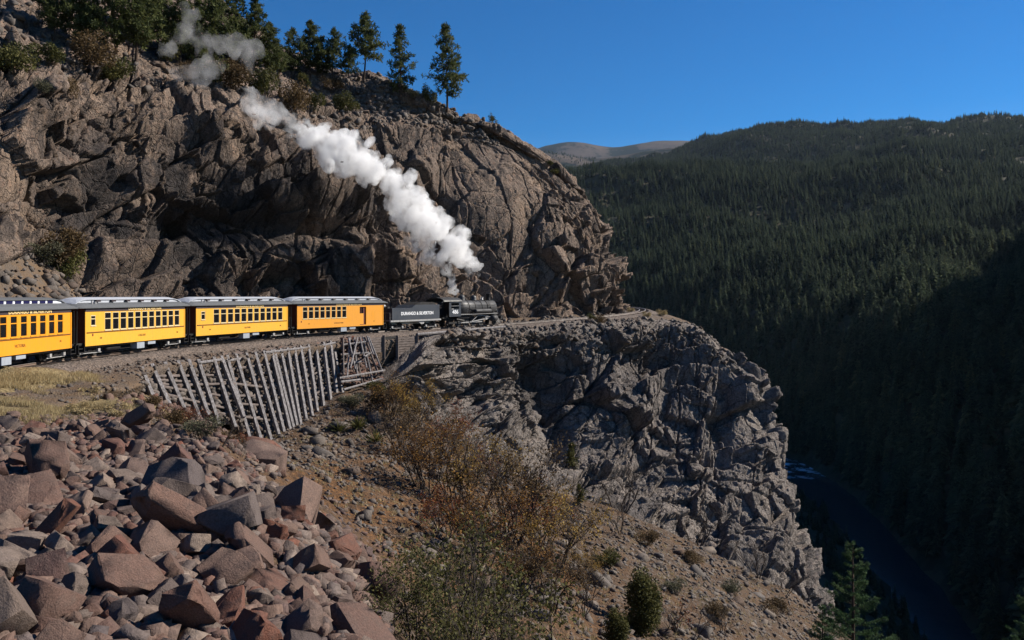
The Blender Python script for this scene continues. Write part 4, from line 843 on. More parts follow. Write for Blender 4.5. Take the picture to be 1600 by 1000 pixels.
dtop = lambda px: np.interp(px, [180, 222, 312, 396, 523, 600], [47.5, 50, 56.6, 64, 75.4, 80]); dbot = lambda px: np.interp(px, [225, 235, 307, 390, 463, 534, 600], [48, 48.8, 53.6, 58.6, 64.6, 72, 78])
crib = empty('timber_crib_wall', tuple(at(390, 686, 59))); CO = np.array(crib.location)
props(crib, 'leaning timber crib wall of silvered posts holding rock fill below the track', 'retaining wall')
ends = []
for i, (x0, y0, x1, y1) in enumerate(POSTS):
    a = Z4(x0, y0); c_ = Z4(x1, y1); A = at(*a, dtop(a[0])); Bp = at(*c_, dbot(c_[0])); ends.append((A, Bp)); dr = (A-Bp)/np.linalg.norm(A-Bp)
    mb = MB(); mb.beam(Bp-dr*.6-CO, A+dr*.25-CO, .22, .28, up=(.75, -.6, .25)); mb.build('post', M['timber'], crib)
rr = random.Random(5)
for row in range(9):
    f = (row+.35)/9
    i = 0
    while i < len(ends)-1:
        j = min(len(ends)-1, i+rr.randint(3, 6)); 
        inward = np.array([-.30, .14, 0]); fa = f+rr.uniform(-.02, .02); fb = f+rr.uniform(-.02, .02)
        A = ends[i][0]*(1-fa)+ends[i][1]*fa+inward; Bq = ends[j][0]*(1-fb)+ends[j][1]*fb+inward
        if np.linalg.norm(A-Bq) > 1 and rr.random() < .8:
            mb = MB(); e = (Bq-A)/np.linalg.norm(Bq-A); mb.tube(A-e*rr.uniform(.1, .6)-CO, Bq+e*rr.uniform(.1, .6)-CO, .11, .09, 7); mb.build('log', M['oldtimber'], crib)
        i = j if rr.random() < .7 else j-1
for (x0, y0, x1, y1) in [(25,285,135,268),(40,320,140,300),(60,300,200,262),(440,222,560,205),(560,215,700,195),(780,170,1000,143),(1000,150,1145,118)]:
    a = Z4(x0, y0); c_ = Z4(x1, y1); mb = MB(); mb.tube(at(*a, dtop(a[0])-.1)-CO, at(*c_, dtop(c_[0])-.1)-CO, .11, .1, 7); mb.build('log', M['timber'], crib)
# rock fill behind the posts
r = np.random.default_rng(9); pts = []; sz = []
AA = np.array([e[0] for e in ends]); BB = np.array([e[1] for e in ends]); V = []
for k in range(25):
    f = k/24*1.15-.05; q = AA*(1-f)+BB*f+np.array([-.75, .4, 0]); q = catmull(q, np.linspace(0, len(ends)-1, 70)); V.append(q+r.normal(size=q.shape)*.08)
V = np.array(V)-CO; me = raw_mesh('fill', V.reshape(-1, 3), grid_faces(25, 70), [M['rubble']]); attr(me, 'tint', r.random(25*70)*.3+.35); link('fill', me, crib)
for k in range(2600):
    i = r.uniform(0, len(ends)-1.001); f = r.uniform(0, 1.02); j = int(i); a = i-j; A = AA[j]*(1-a)+AA[j+1]*a; Bq = BB[j]*(1-a)+BB[j+1]*a; pts.append(A*(1-f)+Bq*f+np.array([-.5, .28, 0])+r.normal(size=3)*.12-CO); sz.append(r.uniform(.10, .27))
rubble('fill_rocks', pts, sz, 10, crib, M['rubble_grey'])
# broken cribbing beside it
cr2 = empty('broken_cribbing', tuple(at(560, 600, 74))); C2 = np.array(cr2.location); props(cr2, 'collapsed cribbing of thin crossed poles right of the tall crib wall', 'retaining wall')
for (x0, y0, x1, y1) in [(1187,98,1190,285),(1222,95,1208,300),(1215,95,1250,255),(1245,93,1262,300),(1262,92,1225,250),(1275,90,1310,250),(1290,88,1340,320),(1300,88,1372,290),(1312,86,1345,180),(1320,88,1392,270),(1240,120,1290,335),(1340,165,1300,190)]:
    a = Z4(x0, y0); c_ = Z4(x1, y1); mb = MB(); mb.tube(at(*a, dtop(a[0])-rr.uniform(0, .6))-C2, at(*c_, dbot(c_[0])-.3+rr.uniform(-.3, .3))-C2, .095, .075, 6); mb.build('pole', M['timber'] if rr.random() < .5 else M['oldtimber'], cr2)
for (x0, y0, x1, y1) in [(1168,302,1405,262),(1175,322,1275,310),(1190,362,1390,305),(1180,130,1330,110),(1190,230,1290,215),(1185,180,1320,170)]:
    a = Z4(x0, y0); c_ = Z4(x1, y1); k = (y0-100)/200; mb = MB(); mb.tube(at(*a, dtop(a[0])*(1-k)+dbot(a[0])*k-.25)-C2, at(*c_, dtop(c_[0])*(1-k)+dbot(c_[0])*k-.25)-C2, .10, .09, 6); mb.build('log', M['timber'], cr2)
pts = [at(*Z4(x, y), dtop(Z4(x, y)[0])*(1-(y-95)/220)+dbot(Z4(x, y)[0])*((y-95)/220)+.6)-C2 for x, y in zip(r.uniform(1180, 1390, 700), r.uniform(95, 330, 700)) if x < 1320+(y-95)*.35]
rubble('fill_rocks', pts, r.uniform(.1, .3, len(pts)), 12, cr2)
# plank walls further along
pw = empty('plank_retaining_wall', tuple(edge_at(620, 4.7, -3))); C3 = np.array(pw.location); props(pw, 'dark plank retaining wall with a square opening below the combine and tender', 'retaining wall')
def on_edge(px, py, out=4.75):
    e = edge_at(px, out); return at(px, py, e[1])
def planks(x0, x1, y0, y1, n):
    for k in range(n):
        ya = y0+(y1-y0)*(k+.5)/n; hgt = (y1-y0)/n/FPX*80*.86; A = on_edge(x0, ya-.3); Bq = on_edge(x1, ya-1.8); mb = MB(); mb.beam(A-C3, Bq-C3, .12+rr.uniform(0, .06), hgt); mb.build('plank', M['oldtimber'], pw)
planks(577, 598, 528, 552, 6); planks(621, 650, 527, 562, 9)
for px_, y0, y1 in [(599.5, 524, 560), (620.5, 524, 562), (651.5, 522, 566), (662, 524, 560), (576, 528, 560)]: mb = MB(); mb.beam(on_edge(px_, y0, 4.9)-C3, on_edge(px_, y1, 4.9)-C3, .26, .26, up=(1, 0, 0)); mb.build('post', M['oldtimber'], pw)
mb = MB(); A = on_edge(600, 526, 4.0)-C3; Bq = on_edge(620, 525, 4.0)-C3; A2 = on_edge(600, 561, 4.0)-C3; B2 = on_edge(620, 561, 4.0)-C3; mb.add([A, Bq, B2, A2], [(0, 1, 2, 3)]); mb.build('opening_back', M['black'], pw)
pts = []; 
for k in range(420): x = r.uniform(652, 735); y = r.uniform(522, 522+34*(1-(x-652)/150)); pts.append(on_edge(x, y, 4.5)-C3)
rubble('stacked_stones', pts, r.uniform(.12, .3, 420), 14, pw)
lg = empty('edge_log', tuple(on_edge(652, 523, 5.0))); C5 = np.array(lg.location); props(lg, 'long pale log lying along the track edge beneath the locomotive', 'log')
mb = MB(); q = [on_edge(x, np.interp(x, [652, 789], [522.5, 510.5]), 5.0) for x in np.linspace(652, 789, 12)]
for a_, b_ in zip(q[:-1], q[1:]): mb.tube(a_-C5, b_-C5, .15, .15, 7)
mb.build('trunk', M['timber'], lg)
# ------------------------------------------------------------------ talus boulders
from math import floor
def inpoly(x, y, P):
    c = np.zeros(np.shape(x), bool); n = len(P)
    for i in range(n):
        (x0, y0), (x1, y1) = P[i], P[(i+1) % n]; c ^= ((y0 > y) != (y1 > y)) & (x < (x1-x0)*(y-y0)/((y1-y0) if y1 != y0 else 1e-9)+x0)
    return c
TAL = [(-120,668),(130,652),(230,668),(330,702),(392,745),(470,790),(545,838),(586,880),(600,940),(590,1070),(-120,1070)]
talus = empty('talus_slope', (0, 0, 0)); talus['kind'] = 'structure'
BM = [raw_mesh('boulder', *rock_mesh(300+k, 7, random.uniform(.38, .8), 1, (.5, .8)), [M['boulder']]) for k in range(14)]
cand = []; r = np.random.default_rng(21)
while len(cand) < 300:
    y = r.uniform(7.6, 31); x = r.uniform(-.72*y, -.02*y); z = gz(x, y); px_ = 800+FPX*x/y; py_ = HY-FPX*z/y
    if not inpoly(px_, py_, TAL): continue
    s_ = r.choice([r.uniform(.20, .32), r.uniform(.30, .46), r.uniform(.44, .66)], p=[.5, .37, .13])*np.interp(y, [8, 10, 14, 30], [.52, .62, .80, .72])
    if any((x-a)**2+(y-b_)**2 < (.78*(s_+q))**2 for a, b_, q in cand): 
        if r.random() < .96: continue
    cand.append((x, y, s_))
for x, y, s_ in cand:
    o = link('boulder', BM[r.integers(len(BM))], talus, (x, y, gz(x, y)+s_*r.uniform(.35, .95)), tuple(r.uniform(-.9, .9, 2))+(r.uniform(0, 6.28),), (s_*r.uniform(.85, 1.25), s_*r.uniform(.85, 1.2), s_*r.uniform(.8, 1.15)))
def scatter(n, poly, d0, d1, smin, smax, power, seed, name, parent=None, xr=(-.75, .5), mat=None, lift=.15):
    r = np.random.default_rng(seed); P = []; S = []
    while len(P) < n:
        y = r.uniform(d0, d1, 4000); x = r.uniform(xr[0], xr[1], 4000)*y; z = gza(x, y); ok = inpoly(800+FPX*x/y, HY-FPX*z/y, poly) & (r.random(4000) < y/d1)
        for q in np.stack([x, y, z], 1)[ok]: P.append(q); S.append(smin+(smax-smin)*r.random()**power)
    P = np.array(P[:n]); S = np.array(S[:n]); P[:, 2] += S*lift; return rubble(name, P, S, seed+1, parent, mat)
scatter(15000, TAL, 7.5, 34, .03, .22, 1.8, 31, 'rubble', talus)
scatter(900, [(0,640),(300,655),(420,700),(560,800),(640,900),(620,980),(200,760),(0,700)], 12, 46, .03, .16, 2, 33, 'scattered_stones')
MID = [(400,690),(540,620),(640,610),(700,700),(850,770),(1000,815),(1200,905),(1290,955),(1310,1060),(640,1060),(600,860),(500,770)]
scatter(12000, MID, 24, 92, .04, .22, 3, 35, 'scree', xr=(-.35, .42), mat=M['rubble_grey'])
scatter(160, MID, 30, 92, .3, .7, 2.5, 37, 'scree_blocks', xr=(-.35, .42), mat=M['rubble_grey'])
# stones on the bench, the slope above the line, and the slope over the rim
def on_grid(V, n, seed, cond, smin, smax, power, name, lift=.1):
    r = np.random.default_rng(seed); F_ = V.reshape(-1, 3); idx = r.permutation(len(F_)); px_ = 800+FPX*F_[:, 0]/F_[:, 1]; py_ = HY-FPX*F_[:, 2]/F_[:, 1]
    idx = idx[cond(px_[idx], py_[idx], F_[idx])][:n]; S = smin+(smax-smin)*r.random(len(idx))**power; P = F_[idx]+np.stack([r.uniform(-.1, .1, len(idx)), r.uniform(-.1, .1, len(idx)), S*lift], 1)
    return rubble(name, P, S, seed+1, None, M['rubble_grey'])
BOFF = np.abs(np.linspace(0, 1, BENCH.shape[1]))[None, :]*np.ones(BENCH.shape[:2]); BO = BOFF.ravel()
on_grid(BENCH[:, :62], 3200, 41, lambda a, b_, p_: (a > -60) & (a < 340) & (p_[:, 1] > 40), .08, .5, 2.8, 'slope_rubble', .2)
on_grid(BENCH[:, 40:62], 1200, 43, lambda a, b_, p_: (a > 330) & (a < 1000), .06, .42, 2.5, 'cliff_foot_rubble', .2)
on_grid(BENCH[:, 100:145], 3800, 45, lambda a, b_, p_: (a > -60) & (a < 1120) & (p_[:, 1] > 36) & (p_[:, 1] < 128), .03, .16, 2.5, 'bench_stones', .2)
on_grid(UPPER[int(np.searchsorted(UTR, 4.1)):int(np.searchsorted(UTR, 6))], 3000, 47, lambda a, b_, p_: (a > -40) & (a < 780) & (b_ > -40), .08, .55, 2.6, 'rim_rubble', .2)

on_grid(LOWER[int(LOWER.shape[0]*.02):int(LOWER.shape[0]*.20)], 2200, 49, lambda a, b_, p_: (a > 690) & (a < 1150), .06, .42, 2.4, 'brow_rubble', .15)

scatter(1500, [(170,596),(240,600),(300,630),(400,690),(440,740),(400,760),(320,710),(200,665),(150,650)], 26, 58, .04, .3, 2.4, 51, 'bank_stones', xr=(-.5, -.25))
for px_, d, s_, lab in [(396, 37, 1.15, 'dark rock outcrop at the corner above the sandy slope'), (408, 34.5, .9, 'lower dark outcrop block below the crib wall corner'), (372, 40, .85, 'dark block in the brush under the crib wall')]:
    x = (px_-800)/FPX*d; o = link('rock_outcrop', BM[int(px_) % len(BM)], None, (x, d, gz(x, d)+.25*s_), (.3, .2, px_), (s_, s_*.9, s_*1.3)); props(o, lab, 'rock')
# ------------------------------------------------------------------ vegetation
def leaf_material(name, stops, trans=.25, scale=1.0):
    m, t, b = nmat(name, .75, .15); c = ramp(t, att(t, 'tint'), stops)
    t.links.new(c, b.inputs['Base Color'])
    tr_ = nd(t, 'ShaderNodeBsdfTranslucent', {'Color': c}); mx = nd(t, 'ShaderNodeMixShader', {0: trans}); t.links.new(b.outputs[0], mx.inputs[1]); t.links.new(tr_.outputs[0], mx.inputs[2]); t.links.new(mx.outputs[0], t.nodes['Material Output'].inputs[0]); return m
def far_leaf(name, stops, trans):
    m = leaf_material(name, stops, trans); t = m.node_tree; cr = [n for n in t.nodes if n.type == 'VALTORGB'][0]; rn = nd(t, 'ShaderNodeObjectInfo').outputs['Random']
    c = mix(t, 1.0, cr.outputs[0], ramp(t, rn, [(0, (.45, .5, .5)), (.35, (.8, .85, .8)), (.7, (1.0, 1.0, .95)), (.93, (1.2, 1.15, 1.0)), (1, (1.5, 1.3, 1.0))]), 'MULTIPLY')
    for n in t.nodes:
        if n.type == 'BSDF_PRINCIPLED': t.links.new(c, n.inputs['Base Color'])
        if n.type == 'BSDF_TRANSLUCENT': t.links.new(c, n.inputs['Color'])
    return m
M['needle'] = leaf_material('pine needles', [(0, (.036, .046, .016)), (.5, (.072, .086, .028)), (1, (.13, .135, .048))], .35)
M['needle_far'] = far_leaf('far conifer needles', [(0, (.032, .046, .033)), (.5, (.062, .080, .052)), (1, (.11, .13, .082))], .4)
M['fir'] = leaf_material('fir needles', [(0, (.025, .055, .022)), (.6, (.05, .095, .035)), (1, (.12, .17, .08))])
M['juniper'] = leaf_material('juniper scales', [(0, (.036, .040, .013)), (.5, (.075, .074, .022)), (1, (.14, .125, .042))])
M['sage'] = leaf_material('grey green scrub', [(0, (.05, .055, .03)), (1, (.13, .12, .075))])
M['brownscrub'] = leaf_material('brown scrub leaves', [(0, (.05, .034, .018)), (.6, (.10, .065, .03)), (1, (.15, .10, .045))])
M['oakleaf'] = leaf_material('autumn oak leaves', [(0, (.05, .028, .016)), (.4, (.11, .058, .024)), (.75, (.21, .105, .032)), (1, (.40, .22, .055))], .35)
M['goldleaf'] = leaf_material('golden oak leaves', [(0, (.12, .07, .02)), (.5, (.26, .155, .035)), (1, (.46, .32, .09))], .35)
M['redleaf'] = leaf_material('red autumn leaves', [(0, (.10, .028, .012)), (1, (.28, .085, .03))], .3)
M['drygrass'] = leaf_material('dry grass', [(0, (.24, .18, .09)), (.6, (.40, .31, .16)), (1, (.52, .43, .25))], .3)
def bark(name, a, b_): 
    m, t, b = nmat(name, .9, .1); p = pos(t); n1 = noise(t, nd(t, 'ShaderNodeMapping', {'Vector': p, 'Scale': (6, 6, 1.2)}).outputs[0], 2, 5, .7); t.links.new(ramp(t, n1, [(.3, a), (.7, b_)]), b.inputs['Base Color']); bump(t, b, n1, .8, .05); return m
M['bark'] = bark('pine bark', (.03, .022, .018), (.11, .075, .055)); M['twig'] = bark('grey oak bark', (.03, .024, .02), (.095, .078, .068))

class Plant:
    def __init__(s, seed): s.r = np.random.default_rng(seed); s.V = []; s.F = []; s.n = 0; s.LV = []; s.LF = []; s.LT = []; s.ln = 0
    def tube(s, P, R, n=5):
        P = np.asarray(P, float); T = np.gradient(P, axis=0); T /= np.linalg.norm(T, axis=1, keepdims=True)+1e-9; ref = np.array([.31, .77, .55]); U = np.cross(T, ref); U /= np.linalg.norm(U, axis=1, keepdims=True)+1e-9; W = np.cross(T, U)
        a = np.arange(n)*2*math.pi/n; ring = P[:, None]+(U[:, None]*np.cos(a)[None, :, None]+W[:, None]*np.sin(a)[None, :, None])*np.asarray(R)[:, None, None]
        s.V.append(ring.reshape(-1, 3)); k = len(P); i = np.arange(k-1)[:, None]*n; j = np.arange(n)[None]; q = np.stack([i+j, i+(j+1) % n, i+n+(j+1) % n, i+n+j], -1).reshape(-1, 4)+s.n; s.F.append(q); s.n += k*n
    def spikes(s, C, k, L, wd, up=.25, tint=None):
        "k blades radiating from every centre"
        C = np.repeat(np.asarray(C, float), k, 0); N = len(C); d = s.r.normal(size=(N, 3)); d[:, 2] += up; d /= np.linalg.norm(d, axis=1, keepdims=True); e = np.cross(d, s.r.normal(size=(N, 3))); e /= np.linalg.norm(e, axis=1, keepdims=True)+1e-9
        l = L*s.r.uniform(.6, 1.15, (N, 1)); st = C+d*l*.1
        s.leafs(np.stack([st-e*wd*.35, st+e*wd*.35, C+d*l+e*wd*.5, C+d*l-e*wd*.5], 1), np.repeat(tint, k) if tint is not None else None)
    def leafs(s, Q, tint=None):
        N = len(Q); s.LV.append(Q.reshape(-1, 3)); s.LF.append(np.arange(N*4).reshape(N, 4)+s.ln); s.ln += N*4
        t_ = (s.r.random(N) if tint is None else np.clip(tint+s.r.normal(size=N)*.15, 0, 1)); s.LT.append(np.repeat(t_, 4))
    def cards(s, C, size, tint=None):
        "small leaves at random attitudes"
        C = np.asarray(C, float); N = len(C); d = s.r.normal(size=(N, 3)); d /= np.linalg.norm(d, axis=1, keepdims=True); e = np.cross(d, s.r.normal(size=(N, 3))); e /= np.linalg.norm(e, axis=1, keepdims=True)+1e-9; l = size*s.r.uniform(.6, 1.3, (N, 1))
        s.leafs(np.stack([C, C+d*l*.5+e*l*.35, C+d*l, C+d*l*.5-e*l*.35], 1), tint)
    def meshes(s, mw, ml):
        a = raw_mesh('trunk', np.concatenate(s.V), np.concatenate(s.F), [mw], True) if s.V else None; b_ = None
        if s.LV: b_ = raw_mesh('crown', np.concatenate(s.LV), np.concatenate(s.LF), [ml]); attr(b_, 'tint', np.concatenate(s.LT))
        return a, b_

def pine(seed, h=13, wid=.24, start=.22, limbs=60, lean=0, sparse=1.0, ml='needle', k=11, clump=.55, droop=.1):
    p = Plant(seed); r = p.r; z = np.linspace(0, 1, 12); bend = np.stack([lean*z**1.5*h+.12*np.sin(z*4+seed), .1*np.sin(z*5+seed*2), z*h], 1); R = .028*h*(1-z*.93)*.5+.01; p.tube(bend, R, 7)
    sides = r.uniform(.75, 1.3, 8)
    for i in range(limbs):
        f = start+(1-start)*((i+r.random())/limbs); b0 = np.array([np.interp(f, z, bend[:, q]) for q in range(3)]); a = r.uniform(0, 2*math.pi)
        prof = (min(1, (f-start)*4+.45))*(1-((f-start)/(1-start))**1.7*.88); l = h*wid*prof*r.uniform(.6, 1.25)*sides[int(a/(2*math.pi)*8) % 8]
        if r.random() > sparse: l *= .45
        tt = np.linspace(0, 1, 5); rise = r.uniform(-.25, .28)-droop; L_ = np.stack([b0[0]+np.cos(a)*l*tt, b0[1]+np.sin(a)*l*tt, b0[2]+l*(rise*tt+.22*tt**2)], 1); L_[1:] += r.normal(size=(4, 3))*l*.03; p.tube(L_, np.linspace(.022, .006, 5)*h*.12+.004, 4)
        nc = max(2, int(l/.42)); g = r.uniform(.3, 1.05, nc); C = np.stack([np.interp(g, tt, L_[:, q]) for q in range(3)], 1)+r.normal(size=(nc, 3))*[l*.10+.08, l*.10+.08, .10]
        p.spikes(C, k, clump, clump*.22, .3, np.full(nc, r.uniform(.15, .85)))
    C = bend[-1]+r.normal(size=(4, 3))*.15; p.spikes(C, k, clump, clump*.2, .6)
    return p.meshes(M['bark'], M[ml])
def far_conifer(seed, h=18, wid=.17, tiers=15, k=7):
    p = Plant(seed); r = p.r; p.tube([(0, 0, 0), (0, 0, h*.6), (0, 0, h)], [h*.014, h*.008, .02], 5); Q = []; T = []
    for i in range(tiers):
        f = .10+.88*i/tiers; l0 = h*wid*(1-f)**.75*r.uniform(.75, 1.15)+.15
        for j in range(k):
            a = r.uniform(0, 6.283); l = l0*r.uniform(.55, 1.2); z0 = h*(f+r.uniform(-.03, .03)); dr = np.array([math.cos(a), math.sin(a), 0]); e = np.array([-dr[1], dr[0], 0]); w_ = l*r.uniform(.28, .45); tip = dr*l+[0, 0, z0-l*r.uniform(.1, .45)]; mid = dr*l*.55+[0, 0, z0+l*.02]
            Q.append([[0, 0, z0], mid-e*w_+[0, 0, -.12*l], tip, mid+e*w_+[0, 0, -.12*l]]); T.append(r.uniform(0, 1)*.6+.2)
            Q.append([dr*l*.2+[0, 0, z0+.2], mid+[0, 0, l*.22], tip+[0, 0, l*.05], mid+[0, 0, -l*.25]]); T.append(r.uniform(.2, 1))
    p.leafs(np.array(Q), np.array(T)); return p.meshes(M['bark'], M['needle_far'])
def bush(seed, h=2, w_=1.2, n=2500, leaf=.12, ml='juniper', lobes=7, hollow=.5, stems=5, mw='twig', cone=0):
    p = Plant(seed); r = p.r; per = n//lobes
    for i in range(lobes):
        a = r.uniform(0, 6.283); f = r.uniform(.25, .8); rad = w_*r.uniform(.25, .75)*(1-cone*f); c = np.array([math.cos(a)*rad, math.sin(a)*rad, h*f]); s_ = np.array([w_*.52*(1-cone*f*.6), w_*.52*(1-cone*f*.6), h*.30])*r.uniform(.7, 1.15)
        d = r.normal(size=(per, 3)); d /= np.linalg.norm(d, axis=1, keepdims=True); P = c+d*s_*(hollow+(1-hollow)*r.random((per, 1))); P = P[P[:, 2] > .03]; p.cards(P, leaf, np.full(len(P), r.uniform(.25, .75)))
        tt = np.linspace(0, 1, 4)[:, None]; p.tube(np.array([0, 0, -.1])+tt*(c-[0, 0, -.1])+r.normal(size=(4, 3))*.05*h*tt, np.linspace(.03, .008, 4)*h*.5, 4)
    return p.meshes(M[mw], M[ml])
def oak(seed, h=4.5, spread=.55, stems=5, leaf=.085, density=5, ml='oakleaf', depth=4, thin=-.05):
    p = Plant(seed); r = p.r; tips = []
    def grow(a, d, l, rad, lev):
        b_ = a+d*l; m_ = (a+b_)/2+r.normal(size=3)*l*.07; p.tube([a, m_, b_], [rad, rad*.8, rad*.6], 4 if lev < 2 else 3)
        if lev >= 2: tips.append(m_); tips.append(b_)
        if lev == depth: return
        for _ in range(3 if lev < 2 else 2+(r.random() < .5)):
            q = d+r.normal(size=3)*.52; q[2] += .18; q /= np.linalg.norm(q); grow(a+d*l*r.uniform(.45, 1), q, l*r.uniform(.5, .82), rad*.55, lev+1)
    for i in range(stems):
        a = r.uniform(0, 6.283); d = np.array([math.cos(a)*spread*r.random(), math.sin(a)*spread*r.random(), 1]); d /= np.linalg.norm(d); grow(np.array([math.cos(a)*.25, math.sin(a)*.25, -.15]), d, h*r.uniform(.32, .45), .016*h*.6, 0)
    T = np.array(tips)
    if density > 0:
        keep = vnoise(T[:, 0]*1.6+seed, T[:, 2]*1.6+T[:, 1]*1.6, seed) > thin; T = T[keep]; C = np.repeat(T, density, 0)[r.random(len(T)*density) < .8]; p.cards(C+r.normal(size=C.shape)*.13, leaf)
    return p.meshes(M['twig'], M[ml])
def plant_thing(name, meshes, loc, rz, sc, label, cat, group=None, names=('trunk', 'crown')):
    o = empty(name, tuple(loc), rz); o.scale = (sc,)*3 if not hasattr(sc, '__len__') else sc; props(o, label, cat, group)
    for me, nm in zip(meshes, names):
        if me is not None: link(nm, me, o)
    return o
def mesh_h(ms):
    q = [v_.co.z for me in ms if me is not None for v_ in me.vertices]; return float(np.percentile(q, 99.5))
def snap(V, px, py, tol=3):
    F_ = V.reshape(-1, 3); a = 800+FPX*F_[:, 0]/F_[:, 1]; b_ = HY-FPX*F_[:, 2]/F_[:, 1]; d = np.hypot(a-px, b_-py); ok = (d < tol) & (F_[:, 1] > 5)
    if ok.any(): i = np.flatnonzero(ok)[np.argmin(F_[ok, 1])]
    else: i = np.argmin(d+(F_[:, 1] < 5)*1e6)
    return F_[i]
GV = np.stack([_GX, _GY, _GZ], -1); UVIS = UPPER[:int(np.searchsorted(UTR, 6.05))]
# --- pines on the rim
PM = [pine(1, 13, .23, .18, 88, 0, .85, clump=.6), pine(2, 11, .19, .14, 84, 0, .85, clump=.55), pine(3, 10, .34, .36, 66, -.05, .9, clump=.6), pine(4, 10, .28, .24, 75, .0, .9, clump=.55), pine(5, 16, .21, .12, 130, 0, .9, clump=.62), pine(6, 14, .26, .22, 120, .02, .95, clump=.65)]
PH = [13, 11, 10, 10, 16, 14]
for k, (px_, yb, yt, mi, lab) in enumerate([
    (701, 174, 40, 0, 'tall open pine standing alone, rightmost big tree on the cliff rim'), (627, 152, 36, 1, 'slim narrow pine with sky on both sides, left of the lone tall pine'),
    (568, 120, 15, 2, 'leaning flat topped pine with bare lower trunk on the rim boulders'), (522, 122, 40, 3, 'bushy dark pine just left of the leaning flat topped pine'),
    (489, 120, 30, 5, 'pine with thin visible trunk in the middle of the rim group'), (462, 122, 40, 3, 'dark pine at the left of the rim group beside the dense tall pines'),
    (402, 112, -25, 4, 'dense tall pine, rightmost of the big trees cut by the top edge'), (374, 108, -40, 4, 'dense tall pine behind the upper steam wisp'), (338, 108, -30, 5, 'tall pine between the bare trunk tree and the dense pines'),
    (217, 102, -70, 5, 'tall pine with a straight dark bare trunk on the rocky slope'), (128, 70, -70, 4, 'big pine at the upper left beside the outcrop'), (165, 84, -40, 3, 'smaller pine left of the tall bare trunked pine'),
    (285, 100, -10, 3, 'short pine under the thin steam high on the slope'), (90, 62, -60, 5, 'pine standing behind the outcrop at the upper left corner'), (250, 82, -60, 5, 'open pine right behind the bare trunked pine'), (312, 104, -20, 4, 'dense pine left of the tall pine by the steam wisp'), (425, 116, 30, 5, 'pine filling the gap at the right edge of the dense stand'), (506, 121, 52, 3, 'small dark pine squeezed between two rim pines'), (545, 122, 64, 3, 'small dark pine touching the leaning flat topped pine'), (438, 116, 66, 3, 'short dark pine in the gap right of the dense tall pines')]):
    L_ = snap(UVIS, px_, yb, 5); hh = (yb-yt)/FPX*L_[1]; f = hh/PH[mi]
    plant_thing('pine_tree', PM[mi], L_-[0, 0, .3], k*2.1, (f*random.uniform(.95, 1.1), f*random.uniform(.95, 1.1), f), lab, 'pine tree', 'trees on the cliff rim')
BU = {'j': [bush(20+k, 2, 1.1, 2600, .13, 'juniper', 9) for k in range(3)], 'b': [bush(30+k, 2, 1.1, 2400, .12, 'brownscrub', 9) for k in range(2)], 'g': [bush(40, 2, 1.2, 1800, .12, 'sage', 8)], 'p': [pine(8, 4, .27, .06, 60, 0, 1, 'juniper', 9, .4)]}
for k, (px_, yb, hp, wr, kind, lab) in enumerate([
    (28, 112, 75, 1.1, 'j', 'round green juniper at the left edge on top of the cliff'), (70, 96, 50, 1.2, 'j', 'green juniper tucked behind the left edge juniper'), (150, 120, 85, 1.1, 'b', 'large brownish bush overhanging the cliff top at the left'),
    (185, 128, 60, 1.1, 'j', 'olive bush at the cliff top beside the large brownish bush'), (262, 96, 60, 1.0, 'j', 'dark bush right of the bare pine trunk'), (292, 122, 42, 1.0, 'b', 'small brown bush below the steam wisp'), (330, 128, 60, 1.1, 'j', 'dark green bush on the slope below the dense pines'),
    (372, 138, 70, 1.1, 'b', 'brown bush left of the plume top'), (418, 150, 62, 1.0, 'j', 'dark bush right above the plume top'), (460, 172, 72, 1.0, 'b', 'rusty brown bush standing above the pale slab'), (498, 178, 50, .8, 'j', 'narrow olive bush beside the rusty bush'),
    (545, 172, 42, 1.2, 'j', 'low dark bush under the leaning pine'), (520, 140, 34, 1.2, 'b', 'brown scrub at the feet of the rim pines'), (480, 135, 32, 1.2, 'j', 'dark scrub between the rim pine trunks'), (674, 168, 44, .7, 'j', 'small dense juniper leaning on the lone tall pine'),
    (650, 158, 20, 1.4, 'g', 'low grey shrub between the two rightmost rim pines'), (60, 140, 30, 1.3, 'g', 'grey scrub on the left cliff ledge'), (110, 150, 45, 1.0, 'b', 'brown shrub on the broken cliff edge at left'), (870, 268, 14, 1.5, 'j', 'dark shrub on the sloping right rim of the cliff'), (860, 262, 12, 1.4, 'j', 'tiny dark shrub beside another on the right rim')]):
    L_ = snap(UVIS, px_, yb, 5); hh = .78*hp/FPX*L_[1]/2; me = BU[kind][k % len(BU[kind])]
    plant_thing('bush', me, L_-[0, 0, .15], k*1.7, (hh*wr, hh*wr, hh), lab, 'bush', 'bushes on the cliff top', ('stems', 'foliage'))
L_ = snap(UVIS, 774, 198, 4); plant_thing('small_tree', oak(60, 2, .7, 3, .14, 9, 'juniper', 3), L_-[0, 0, .2], .4, 24/FPX*L_[1]/2, 'tiny round tree on the rim against the sky', 'small tree', None, ('branches', 'foliage'))
L_ = snap(UVIS, 820, 233, 4); plant_thing('dead_shrub', oak(61, 2, .5, 2, .1, 0, 'oakleaf', 4), L_-[0, 0, .2], 1.4, 26/FPX*L_[1]/2, 'bare dead shrub sticking up from the right rim', 'dead shrub', None, ('branches',))
